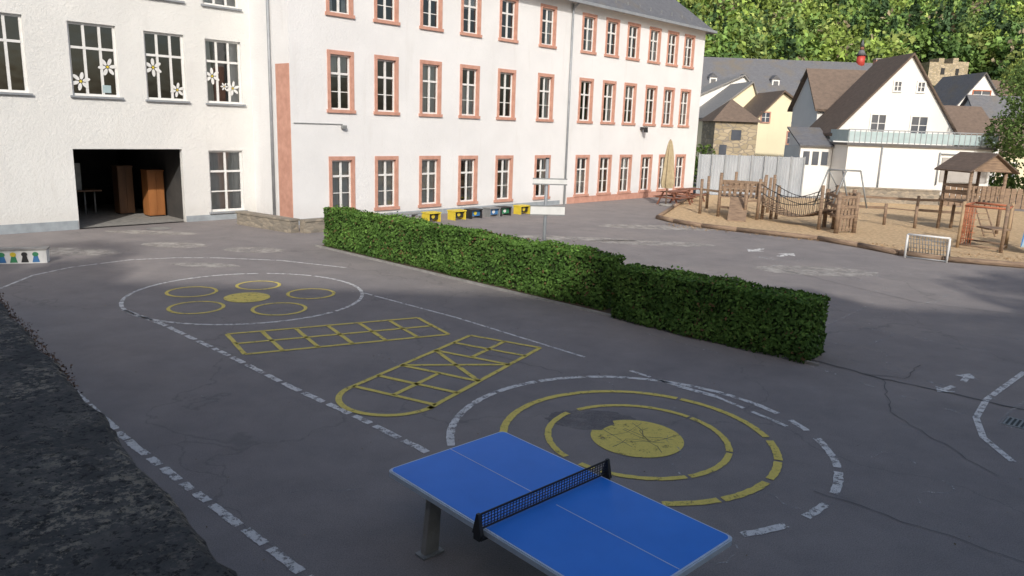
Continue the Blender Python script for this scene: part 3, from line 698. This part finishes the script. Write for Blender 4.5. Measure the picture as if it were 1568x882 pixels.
def tree(name,x,y,zc,R,Hh,n,base,sz,th,tr=.22):
    e=empty(name,(x,y,0)); mb=MB(); mb.cyl((x,y,0),(x+.1,y,zc+Hh*.3),tr,'bark',10,tr*.5)
    for k in range(7):
        a=k*.9; zz=th+k*.25; mb.cyl((x+.05,y,zz),(x+math.cos(a)*R*.7,y+math.sin(a)*R*.7,zz+Hh*.4),tr*.35,'bark',7,.025)
    mb.build("trunk",e)
    P_=crown_points(x,y,zc-Hh*.1,R,Hh,n)
    leaf_mesh("leaves",P_,rng.uniform(sz*.6,sz,n),np.clip(np.array(base)*rng.uniform(.55,1.4,(n,1)),.005,1),'treeleaf',e)
for (x,y,tp_) in ((-26,-9.5,24.5),(-21,-9,24.0),(-11,-9.5,20.3),(7,-9.3,20.6),(17,-9,20.4),(24,-9.5,20.8)):
    tree("added_shade_tree",x,y,9.0,4.0,tp_-9.6,2600,(.10,.14,.035),.42,6,.35)  # unseen trees added to dapple the shadow edge and shade the left wing

# ------------------------------------------------------------------ sign
sp=empty("direction_sign",(.8,19.5,0)); mb=MB(); sf=Frame((.8,19.5),(1,.12),(-.12,1))
mb.cyl((.8,19.5,0),(.8,19.5,3.12),.042,'zinc',12); mb.cyl((.8,19.5,3.12),(.8,19.5,3.15),.05,'black',12)
mb.box(sf,-.36,.52,-.058,-.045,2.49,2.60,'whitep'); mb.box(sf,-.40,.50,-.058,-.045,1.70,1.90,'whitep')
mb.box(sf,-.37,.53,-.045,-.03,2.60,2.63,'greymetal'); mb.box(sf,-.37,.53,-.062,-.03,2.46,2.488,'greymetal'); mb.box(sf,-.41,.51,-.062,-.03,1.902,1.93,'greymetal'); mb.box(sf,-.41,.51,-.062,-.03,1.67,1.698,'greymetal')
mb.box(sf,.46,.49,-.055,-.035,1.93,2.46,'greymetal')
for z in (2.55,1.8): mb.box(sf,-.05,.05,-.05,.05,z-.03,z+.03,'greymetal')
mb.build("post_and_boards",sp)

# ------------------------------------------------------------------ playground
mb=MB()
pg=[(6.5,34.1),(7.0,32.7),(7.9,31.4),(9.1,30.5),(11.7,28.7),(12.6,27.2),(13.3,25.6),(14.2,24.6),(16.4,23.8),(24,19.5),(36,30),(30,44),(22.2,48.3),(12.2,48.4),(10.0,44),(8.2,39)]
mb.poly([(x,y,.02) for x,y in pg],'chips'); mb.build("wood_chip_area")
mb=MB()
for a,b in zip(pg[:10],pg[1:10]): mb.cyl((a[0],a[1],.09),(b[0],b[1],.09),.10,'wood',10)
for a,b in zip(pg[13:]+[],pg[14:]+[pg[0]]): mb.cyl((a[0],a[1],.08),(b[0],b[1],.08),.09,'wood',8)
mb.build("log_border")
n=1600; lx=rng.uniform(6.5,26,n); ly=31.5-(lx-8)*.62+rng.normal(-.3,.5,n)
leaf_mesh("spilled_wood_chips",np.stack([lx,ly,np.full(n,.03)],1),rng.uniform(.02,.06,n),np.array([[.55,.38,.22]])*rng.uniform(.6,1.2,(n,1)),'leaf',nrm=np.tile([0,0,1.],(n,1)),tilt=.3)
def post(mb,x,y,h,r=.075,m='wood'): mb.cyl((x,y,0),(x+random.uniform(-.03,.03),y,h),r,m,9)
cp=empty("climbing_platform",(10.5,36,0)); mb=MB()
P4=[(9.7,35.8),(11.6,35.2),(10.2,37.6),(12.2,37.0)]
for (x,y) in P4: post(mb,x,y,2.0)
post(mb,9.1,36.9,1.7); post(mb,10.6,34.6,1.7); post(mb,11.3,39.0,2.0); post(mb,12.9,38.4,1.8); post(mb,12.4,35.6,1.6); post(mb,10.1,39.6,1.7); post(mb,13.4,39.2,1.9)
cf=Frame((9.7,35.8),(1.9,-.6),(.6,1.9))
for i in range(9): mb.box(cf,i*.23,i*.23+.2,-.1,2.0,.95,1.0,'wood')
for z in (1.3,1.6): 
    mb.beam((9.7,35.8,z),(11.6,35.2,z),.04,.12,'wood'); mb.beam((9.7,35.8,z),(10.2,37.6,z),.04,.12,'wood'); mb.beam((10.2,37.6,z),(12.2,37.0,z),.04,.12,'wood')
for i in range(7): mb.box(cf,.15+i*.24,.27+i*.24,-.13,-.09,1.05,1.7,'wood')
mb.hexa([cf(.5,-1.6,0),cf(1.3,-1.6,0),cf(1.3,-1.6,.06),cf(.5,-1.6,.06),cf(.5,-.1,.95),cf(1.3,-.1,.95),cf(1.3,-.1,1.0),cf(.5,-.1,1.0)],'wood')
for i in range(5): mb.beam(cf(.5,-1.4+i*.3,.13+i*.19),cf(1.3,-1.4+i*.3,.13+i*.19),.05,.05,'woodlight')
mb.beam((9.1,36.9,1.2),(9.7,35.8,1.2),.06,.1,'wood'); mb.beam((10.6,34.6,.9),(11.6,35.2,.9),.06,.1,'wood'); mb.beam((10.6,34.6,.5),(9.7,35.8,.5),.06,.1,'wood')
mb.beam((11.3,39.0,1.3),(12.9,38.4,1.2),.06,.1,'wood'); mb.beam((10.2,37.6,1.3),(11.3,39.0,1.3),.06,.1,'wood')
mb.build("platform",cp)
rb=empty("rope_bridge",(12.5,34,0)); mb=MB()
a=Vector((11.7,35.2,0));b=Vector((13.4,32.2,0)); dd=(b-a).normalized(); sd=Vector((-dd.y,dd.x,0))*.45
for k in range(17):
    t=k/16; p=a.lerp(b,t); z=.85-.45*math.sin(math.pi*t)
    mb.beam((p.x-sd.x,p.y-sd.y,z),(p.x+sd.x,p.y+sd.y,z),.14,.05,'wood')
    if k<16:
        t2=(k+1)/16;p2=a.lerp(b,t2);z2=.85-.45*math.sin(math.pi*t2)
        for s in (-1,1):
            for up in (0,.5,.85): mb.cyl((p.x+s*sd.x,p.y+s*sd.y,z+up),(p2.x+s*sd.x,p2.y+s*sd.y,z2+up),.018,'black' if up else 'wood',6)
            mb.cyl((p.x+s*sd.x,p.y+s*sd.y,z),(p.x+s*sd.x,p.y+s*sd.y,z+.85),.012,'black',5)
for s in (-1,1): post(mb,a.x+s*sd.x,a.y+s*sd.y,1.9); post(mb,b.x+s*sd.x,b.y+s*sd.y,1.9)
mb.build("bridge",rb)
ct=empty("climbing_tower",(14,31.5,0)); mb=MB()
Q=[(13.3,30.9),(14.2,31.3),(13.6,32.9),(14.8,33.0)]
for (x,y) in Q: post(mb,x,y,1.7,.09)
for (p,q2) in ((Q[0],Q[1]),(Q[2],Q[3]),(Q[0],Q[2]),(Q[1],Q[3])):
    for z in (.7,1.1,1.5): mb.beam((*p,z),(*q2,z),.05,.13,'wood')
mb.hexa([(*Q[0],.62),(*Q[1],.62),(*Q[3],.62),(*Q[2],.62),(*Q[0],.68),(*Q[1],.68),(*Q[3],.68),(*Q[2],.68)],'wood')
for i in range(6):
    t=i/5; mb.beam((13.3+.9*t,30.9+.4*t,.1),(13.3+.9*t,30.9+.4*t,1.55),.1,.03,'wood')
for (x,y) in ((13.6,32.4),(14.2,32.0)):
    mb.cyl((x-.75,y,1.0),(x-.3,y,2.55),.035,'greymetal',8); mb.cyl((x+.75,y,1.0),(x+.3,y,2.55),.035,'greymetal',8)
mb.cyl((13.3,32.4,2.55),(14.5,32.0,2.55),.035,'greymetal',8); mb.cyl((13.3,32.4,2.55),(13.9,32.4,1.6),.025,'greymetal',8)
mb.build("tower",ct)
bf=empty("balance_course",(17,34,0)); mb=MB()
for (x,y,h) in ((16.0,35.5,.9),(17.1,34.7,1.0),(18.0,33.7,1.0),(19.9,34.2,1.1),(15.6,37,1.1),(17.5,38.5,1.2),(20,37.5,1.2),(22,36.5,1.3),(22.8,34.5,1.2)): post(mb,x,y,h,.07)
mb.beam((16,35.5,.75),(17.1,34.7,.8),.09,.12,'wood'); mb.beam((15.6,37,.9),(17.5,38.5,1.0),.09,.12,'wood'); mb.beam((17.1,34.7,.8),(18.0,33.7,.8),.05,.05,'wood'); mb.beam((17.5,38.5,1.0),(20,37.5,1.0),.09,.12,'wood')
mb.beam((20,37.5,1.0),(22,36.5,1.1),.09,.12,'wood'); mb.beam((20,37.5,.5),(22,36.5,.5),.09,.12,'wood')
mb.build("beams",bf)
pt=empty("play_tower",(20.2,33,0)); mb=MB()
tp=Frame((19.4,32.4),(1.6,.2),(-.2,1.6))
for x in (0,1.6):
    for y in (0,1.6): mb.cyl(tp(x,y,0),tp(x,y,2.7),.07,'wood',9)
mb.box(tp,-.1,1.7,-.1,1.7,1.30,1.38,'wood')
for z in (1.65,1.95): mb.box(tp,0,1.6,-.05,-.01,z,z+.12,'wood'); mb.box(tp,-.05,-.01,0,1.6,z,z+.12,'wood'); mb.box(tp,0,1.6,1.6,1.64,z,z+.12,'wood')
for i in range(7): mb.box(tp,.1+i*.22,.2+i*.22,-.09,-.055,1.4,2.05,'wood')
for sx in (-1,1):
    c=.8
    mb.hexa([tp(c,-.35,3.4),tp(c+sx*1.15,-.35,2.62),tp(c+sx*1.15,1.95,2.62),tp(c,1.95,3.4),tp(c,-.35,3.46),tp(c+sx*1.15,-.35,2.68),tp(c+sx*1.15,1.95,2.68),tp(c,1.95,3.46)],'brown')
mb.poly([tp(-.1,-.2,2.68),tp(1.7,-.2,2.68),tp(.8,-.2,3.35)],'wood')
for s in (0,.5): mb.cyl(tp(.3+s,-.95,0),tp(.3+s,-.05,1.3),.03,'wood',6)
for k in range(5): mb.cyl(tp(.3,-.83+.17*k,.2+k*.24),tp(.8,-.83+.17*k,.2+k*.24),.02,'wood',6)
mb.build("tower",pt)
cn=empty("climbing_net_frame",(17,27.4,0)); mb=MB()
R=[(16.6,27.9),(17.6,26.9),(18.6,28.2),(17.9,29.4)]
for i,(x,y) in enumerate(R): post(mb,x,y,1.75,.06,'wood' if i%2 else 'woodlight')
for p,q2 in zip(R,R[1:]+R[:1]):
    mb.cyl((*p,1.6),(*q2,1.6),.04,'orange',8); mb.cyl((*p,.15),(*q2,.15),.03,'wood',8)
def net(p,q2):
    for k in range(1,6): 
        t=k/6; x=p[0]+(q2[0]-p[0])*t; y=p[1]+(q2[1]-p[1])*t; mb.cyl((x,y,.15),(x,y,1.6),.012,'orange',5)
    for k in range(1,6): z=.15+1.45*k/6; mb.cyl((*p,z),(*q2,z),.012,'orange',5)
net((16.6,27.9),(16.95,27.55)); net(R[0],R[3])
mb.box(Frame((17.5,27.6),(1,0)),0,.8,0,.8,.75,.8,'wood')
mb.build("frame",cn)
sl_=empty("playground_slide",(19.2,27.2,0)); mb=MB()
mb.hexa([(18.3,26.9,.25),(18.8,26.6,.25),(18.8,26.6,.30),(18.3,26.9,.30),(19.6,28.6,1.6),(20.1,28.3,1.6),(20.1,28.3,1.65),(19.6,28.6,1.65)],'teal')
for (a,b) in (((18.3,26.9),(19.6,28.6)),((18.8,26.6),(20.1,28.3))): mb.hexa([(a[0]-.02,a[1],.25),(a[0]+.02,a[1],.25),(a[0]+.02,a[1],.5),(a[0]-.02,a[1],.5),(b[0]-.02,b[1],1.6),(b[0]+.02,b[1],1.6),(b[0]+.02,b[1],1.85),(b[0]-.02,b[1],1.85)],'bl')
for p in ((19.6,28.6),(20.1,28.3)): mb.cyl((*p,0),(*p,2.2),.05,'wood',8)
mb.cyl((18.5,26.75,0),(18.5,26.75,.26),.04,'zinc',8)
mb.build("slide",sl_)
gg=empty("football_goal",(13.8,24.8,0)); mb=MB(); gf=Frame((13.25,25.15),(.95,-.72),(.72,.95))
Wg,Hg,Dg=1.25,.80,.55
for x in (0,Wg): mb.cyl(gf(x,0,0),gf(x,0,Hg),.035,'whitep',10); mb.cyl(gf(x,0,Hg),gf(x,Dg,.03),.025,'zinc',8); mb.cyl(gf(x,0,.03),gf(x,Dg,.03),.025,'zinc',8)
mb.cyl(gf(0,0,Hg),gf(Wg,0,Hg),.035,'whitep',10); mb.cyl(gf(0,Dg,.03),gf(Wg,Dg,.03),.025,'zinc',8); mb.cyl(gf(0,0,.04),gf(Wg,0,.04),.02,'zinc',8)
for i in range(1,14): x=Wg*i/14; mb.cyl(gf(x,.0,Hg),gf(x,Dg,.03),.011,'zinc',5)
for k in range(1,5): t=k/5; mb.cyl(gf(0,Dg*t,Hg*(1-t)+.03*t),gf(Wg,Dg*t,Hg*(1-t)+.03*t),.009,'zinc',5)
mb.build("goal_frame",gg)

# ------------------------------------------------------------------ umbrella, picnic table
um=empty("closed_parasol",(8.1,40.4,0)); mb=MB()
mb.cyl((8.1,40.4,0),(8.1,40.4,3.5),.035,'wood',8); mb.cyl((8.1,40.4,0),(8.1,40.4,.1),.35,'concrete',16)
prof=[(.06,3.45),(.12,3.2),(.20,2.6),(.25,1.9),(.30,1.2),(.24,.95)]
for (r0,z0),(r1,z1) in zip(prof[:-1],prof[1:]):
    for i in range(16):
        t0,t1=2*math.pi*i/16,2*math.pi*(i+1)/16; k0=1+(.25 if i%2 else -.15); k1=1+(.25 if (i+1)%2 else -.15)
        mb.poly([(8.1+r0*k0*math.cos(t0),40.4+r0*k0*math.sin(t0),z0),(8.1+r0*k1*math.cos(t1),40.4+r0*k1*math.sin(t1),z0),(8.1+r1*k1*math.cos(t1),40.4+r1*k1*math.sin(t1),z1),(8.1+r1*k0*math.cos(t0),40.4+r1*k0*math.sin(t0),z1)],'cloth')
mb.build("parasol",um)
def picnic(x,y):
    e=empty("picnic_table",(x,y,0)); mb=MB(); f=Frame((x,y),(.69,.73),(-.73,.69))
    for i in range(5): mb.box(f,-.9,.9,-.36+i*.15,-.23+i*.15,.70,.74,'bench')
    for s in (-1,1):
        for i in range(2): c=s*(.62+i*.14); mb.box(f,-.9,.9,c-.06,c+.06,.42,.46,'bench')
        mb.beam(f(s*.65,-.3,.70),f(s*.65,-.65,0),.05,.08,'bench'); mb.beam(f(s*.65,.3,.70),f(s*.65,.65,0),.05,.08,'bench'); mb.beam(f(s*.65,-.78,.40),f(s*.65,.78,.40),.05,.08,'bench')
    mb.build("table_and_seats",e)
picnic(8.7,41.2); picnic(10.0,43.4)

# ------------------------------------------------------------------ houses
def gable(name,x,y,ang,w,dep,z0,eave,ridge,wm,rm,pk=.5,axis='y',wins=(),oh=.3,trim='wframe',pane='pane'):
    e=empty(name,(x,y,z0)); f=Frame((x,y,0),(math.cos(ang),math.sin(ang)),(-math.sin(ang),math.cos(ang)))
    mb=MB(); p=w*pk if axis=='y' else dep*pk
    if axis=='y':
        for yy in (0,dep): mb.poly([f(0,yy,z0),f(w,yy,z0),f(w,yy,eave),f(p,yy,ridge-.05),f(0,yy,eave)],wm)
        for xx in (0,w): mb.poly([f(xx,0,z0),f(xx,dep,z0),f(xx,dep,eave),f(xx,0,eave)],wm)
    else:
        for xx in (0,w): mb.poly([f(xx,0,z0),f(xx,dep,z0),f(xx,dep,eave),f(xx,p,ridge-.05),f(xx,0,eave)],wm)
        for yy in (0,dep): mb.poly([f(0,yy,z0),f(w,yy,z0),f(w,yy,eave),f(0,yy,eave)],wm)
    mb.build("walls",e); mb=MB()
    if axis=='y':
        for (xe,sx) in ((0,-1),(w,1)):
            run=abs(xe-p); sl=(ridge-eave)/run; xo=xe+sx*oh; zo=eave-sl*oh
            mb.hexa([f(p,-oh,ridge),f(xo,-oh,zo),f(xo,dep+oh,zo),f(p,dep+oh,ridge),f(p,-oh,ridge+.16),f(xo,-oh,zo+.16),f(xo,dep+oh,zo+.16),f(p,dep+oh,ridge+.16)],rm)
    else:
        for (ye,sy) in ((0,-1),(dep,1)):
            run=abs(ye-p); sl=(ridge-eave)/run; yo=ye+sy*oh; zo=eave-sl*oh
            mb.hexa([f(-oh,p,ridge),f(-oh,yo,zo),f(w+oh,yo,zo),f(w+oh,p,ridge),f(-oh,p,ridge+.16),f(-oh,yo,zo+.16),f(w+oh,yo,zo+.16),f(w+oh,p,ridge+.16)],rm)
    mb.build("roof",e)
    if wins:
        mb=MB()
        for (a,b,c,d) in wins:
            mb.box(f,a-.1,a,-.06,.05,c-.1,d+.1,trim); mb.box(f,b,b+.1,-.06,.05,c-.1,d+.1,trim); mb.box(f,a,b,-.055,.05,d,d+.1,trim); mb.box(f,a,b,-.08,.05,c-.1,c,trim)
            mb.box(f,(a+b)/2-.03,(a+b)/2+.03,-.04,.02,c,d,'wframe'); mb.box(f,a,b,-.037,.02,(c+d)/2-.02,(c+d)/2+.02,'wframe')
            mb.poly([f(a,-.012,c),f(b,-.012,c),f(b,-.012,d),f(a,-.012,d)],pane)
        mb.build("windows",e)
    return e,f
h,f=gable("white_gable_house",20.6,50,0,7.9,4.4,0,4.25,9.15,'hwall','brown',.555,'y',
   [(2.3,3.2,4.35,5.4),(4.9,5.9,4.3,5.35),(3.5,3.9,6.95,7.5),(5.0,5.4,6.95,7.5)],.25,'hwall','pane')
mb=MB(); mb.box(f,-.1,8.9,-2.6,-.02,0,3.45,'hwall'); mb.box(f,-.25,9.05,-2.75,.1,3.45,3.6,'slate')
for i in range(28): mb.box(f,-.2+i*.34,-.16+i*.34,-2.74,-2.70,3.6,4.4,'zinc')
mb.box(f,-.22,9.0,-2.75,-2.68,4.38,4.44,'zinc'); mb.box(f,-.22,9.0,-2.715,-2.705,3.68,4.30,'teal'); mb.box(f,-.22,-.18,-2.7,0,3.68,4.4,'teal')
mb.cyl(f(2.0,-2.68,.3),f(2.0,-2.68,3.45),.05,'zinc',8); mb.cyl(f(5.6,-2.68,1.2),f(5.6,-2.68,3.2),.04,'zinc',8); mb.cyl(f(5.6,-2.68,3.1),f(8.8,-2.68,3.1),.04,'zinc',8)
mb.box(f,5.8,8.7,-2.66,-2.62,1.4,2.9,simple("awning_grey",(.42,.40,.38),(.36,.34,.32),2,.7))
mb.box(f,-.1,8.9,-2.75,-2.61,0,.55,'stone')
mb.build("terrace_block",h)
h,f=gable("brown_roofed_house",21.3,55,.0,6.8,5,0,6.0,8.6,'hwall','brown',.45,'x',[(.5,1.3,4.4,5.4),(2.0,2.8,4.4,5.4)],.3,'wframe','pane')
mb=MB(); mb.box(f,4.6,5.1,2.0,2.5,8.2,9.5,'sand'); mb.box(f,4.55,5.15,1.95,2.55,9.5,9.6,'concrete'); mb.build("chimney",h)
mb=MB(); f=Frame((18.4,49.6),(1,0),(0,1)); mb.box(f,0,2.05,0,3,0,3.25,'hwall'); mb.hexa([f(-.15,-.2,3.25),f(2.07,-.2,3.25),f(2.07,2.5,4.4),f(-.15,2.5,4.4),f(-.15,-.2,3.35),f(2.07,-.2,3.35),f(2.07,2.5,4.5),f(-.15,2.5,4.5)],'slate')
for i in range(3): mb.box(f,.2+i*.6,.6+i*.6,-.05,-.01,2.1,2.95,'pane')
mb.build("garden_annex")
mb=MB(); n=76; x0,y0,x1,y1=11.7,48.9,18.6,49.3
for i in range(n):
    t0,t1=i/n,(i+1)/n; k=lambda t,i:(x0+(x1-x0)*t,y0+(y1-y0)*t+(.045 if i%2 else -.045))
    a=k(t0,i);b=k(t1,i+1); mb.poly([(*a,0),(*b,0),(*b,2.55),(*a,2.55)],'steel',False)
for i in range(9): t=i/8; mb.box(Frame((x0+(x1-x0)*t,y0+(y1-y0)*t-.10),(1,0)),-.04,.04,0,.05,0,2.6,'zinc')
mb.build("corrugated_fence")
mb=MB(); mb.box(Frame((20.0,47.0),(1,-.12)),0,6.0,0,.35,0,.85,'stone'); mb.box(Frame((20.0,47.0),(1,-.12)),-.05,6.05,-.04,.39,.85,.93,'stone'); mb.build("garden_stone_wall")
mb=MB()
for i in range(14): mb.box(Frame((26.3,46.4),(1,-.1)),i*.35,i*.35+.3,0,.05,0,1.2,'wood')
mb.box(Frame((26.3,46.4),(1,-.1)),0,4.9,.05,.1,.9,1.0,'wood'); mb.build("wooden_fence")
tw=empty("stone_tower",(17.6,62,0)); mb=MB(); f=Frame((15.9,62),(1,0.05)); mb.box(f,0,3.5,0,3.5,0,4.9,'stonetower'); mb.box(f,1.4,2.2,-.04,-.01,3.4,4.2,'pane'); mb.box(f,.5,1.1,-.04,-.01,2.2,3.0,'pane')
b=[f(-.3,-.3,4.85),f(3.8,-.3,4.85),f(3.8,3.8,4.85),f(-.3,3.8,4.85)]; ap=f(1.75,1.75,6.7)
for i in range(4): mb.poly([b[i],b[(i+1)%4],ap],'brown')
mb.build("tower",tw)
gable("pale_yellow_house",20.0,68,.05,8.5,9,0,4.2,7.6,'cwall','brown',.38,'y',[(4.0,4.8,3.2,4.2),(1.5,2.2,5.0,5.8),(6.0,6.8,3.2,4.2),(3.8,4.5,.8,1.9)],.35,'sand','pane')
gable("grey_gable_house",17.8,80,0,7.5,10,0,7.2,9.7,'hwall','lslate',.7,'y',[(4.8,5.5,7.2,8.0)],.3,'wframe','pane')
gable("grey_roofed_house",18.2,74,.1,5.5,7,0,5.4,8.7,'cwall','lslate',.75,'y',[],.3)
e,f=gable("long_yellow_building",21,95,.03,25.5,10,0,9.0,13.2,'ywall','slate',.5,'x',[(1.2+i*2.4,2.1+i*2.4,6.6,8.2) for i in range(10)]+[(1.2+i*2.4,2.1+i*2.4,3.4,5.0) for i in range(10)],.5,'wframe','pane')
mb=MB()
for i in range(6): 
    x=2.5+i*3.9; mb.box(f,x,x+.9,.9,2.4,9.7,10.6,'wframe'); mb.box(f,x+.15,x+.75,.86,.89,9.85,10.4,'pane'); mb.hexa([f(x-.1,.8,10.6),f(x+1.0,.8,10.6),f(x+1.0,2.8,10.8),f(x-.1,2.8,10.8),f(x+.4,.8,11.1),f(x+.5,.8,11.1),f(x+.5,2.8,11.2),f(x+.4,2.8,11.2)],'slate')
mb.build("dormers",e)
mb=MB(); tx,ty=f(22.9,5,0)[:2]
mb.cyl((tx,ty,12.8),(tx,ty,14.2),.55,'red',8); mb.cyl((tx,ty,14.2),(tx,ty,14.9),.68,'slate',8,.28); mb.cyl((tx,ty,14.9),(tx,ty,15.3),.26,'bench',8); mb.cyl((tx,ty,15.3),(tx,ty,16.2),.32,'slate',8,.02)
mb.build("roof_turret",e)
gable("timber_gable_house",42.4,75,.0,4.4,7,0,7.4,10.3,'hwall','slate',.5,'y',[(1.0,3.4,6.4,7.4),(1.4,3.0,8.0,8.7)],.3,'orange','pane')
gable("slate_roofed_house",40.0,66,.1,4.6,5,0,4.6,7.8,'hwall','slate',.5,'x',[(.8,1.5,2.8,3.8)],.3,'wframe','pane')
gable("orange_house",47.5,80,.0,12,8,0,6.4,10.3,'ywall','brown',.5,'x',[(1+i*2.5,1.9+i*2.5,4.6,5.8) for i in range(4)],.4,'wframe','pane')
gable("brown_roof_house",36.0,58,-.1,6,6,0,3.3,5.6,'cwall','brown',.5,'x',[(1,1.8,1.2,2.4),(3,3.8,1.2,2.4)],.3,'wframe','pane')
gable("brown_roof_house",31.5,56,.1,4,6,0,3.9,6.4,'hwall','brown',.5,'x',[(1,1.8,1.2,2.4)],.3,'wframe','pane')
gable("hillside_house",64,218,.3,9,7,30,35,38,'hwall','slate',.5,'x',[(1,2,32,33.5),(5,6,32,33.5)],.4,'wframe','pane')
gable("hillside_house",70,190,-.2,8,7,20,26,29,'hwall','slate',.5,'x',[(1,2,23,24.5),(5,6,23,24.5)],.4,'wframe','pane')
cr=empty("castle_ruin",(76,140,0)); mb=MB(); f=Frame((73.2,140),(1,.05)); zb=8
for i,(a,b,t) in enumerate(((0,1.6,17.6),(1.6,2.6,18.3),(2.6,4.2,17.4),(4.2,5.2,18.4),(5.2,7.2,17.8))): mb.box(f,a,b-.005,0,3,zb,t,'stonetower')
mb.box(f,2.2,2.9,-.06,-.01,15.5,16.6,'black'); mb.box(f,4.9,5.5,-.06,-.01,15.5,16.6,'black'); mb.build("ruined_walls",cr)

# ------------------------------------------------------------------ forest
pal=np.array([[.25,.35,.075],[.17,.28,.07],[.10,.18,.055],[.31,.38,.11],[.20,.29,.09],[.05,.095,.04],[.26,.22,.14]])
Cs=[];Ss=[];Cc=[];cnt=0
for it in range(3100):
    Y=rng.uniform(118,340); X=rng.uniform(.13,.74)*Y+rng.uniform(-4,4)
    if Y<128 and X/Y<.44: continue
    if (.48<X/Y<.62 and Y<150): 
        if Y>126: continue
    if math.hypot(X-68,Y-214)<9 or math.hypot(X-74,Y-187)<8: continue
    if math.sin(X*.06+2)*math.sin(Y*.05+X*.02)>.80: continue
    if rng.random()<(Y-128)/212*.4: continue
    z=float(hillz(np.array(X),np.array(Y)))
    zone=math.sin(X*.045+.5)*math.sin(Y*.06+1)
    ci=rng.choice(7,p=[.24,.22,.15,.12,.12,.09,.06]) if zone<.35 else rng.choice(7,p=[.05,.2,.28,.05,.1,.22,.10])
    R=rng.uniform(2.2,4.8); Hh=rng.uniform(5,11)
    if Y<128: R*=.6; Hh=rng.uniform(3,5)
    con=ci==5
    n=int(210 if Y<200 else 150)
    if ci==6: n=int(n*.45)
    P_=crown_points(X,Y,z+.6,R*(.6 if con else 1),Hh*(1.3 if con else 1),n,con)
    Cs.append(P_);Ss.append(rng.uniform(.32,.68,n)); base=pal[ci]*rng.uniform(.65,1.25)
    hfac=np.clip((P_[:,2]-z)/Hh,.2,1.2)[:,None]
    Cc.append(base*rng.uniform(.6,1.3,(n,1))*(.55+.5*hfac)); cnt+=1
C=np.concatenate(Cs)
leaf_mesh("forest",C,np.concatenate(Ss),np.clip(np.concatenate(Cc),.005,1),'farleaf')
tree("leafy_tree",31.9,45.5,2.6,3.6,7.4,14000,(.12,.19,.055),.13,2.0)
tree("leafy_tree",56,85,5,4.5,9,4500,(.30,.37,.10),.3,3)
for i,(x,y,r) in enumerate(((23,60,1.6),(13.5,55,1.5),(33.5,52,1.6),(37,52,1.8),(30,66,2.2),(39,72,2.2),(48,74,2.5),(50,68,2))):
    n=1400; P_=crown_points(x,y,.2,r,r*1.7,n); leaf_mesh("garden_shrub",P_,rng.uniform(.08,.16,n),np.clip(np.array((.13,.20,.05))*rng.uniform(.5,1.4,(n,1)),.005,1),'treeleaf')
print("trees",cnt,len(C))
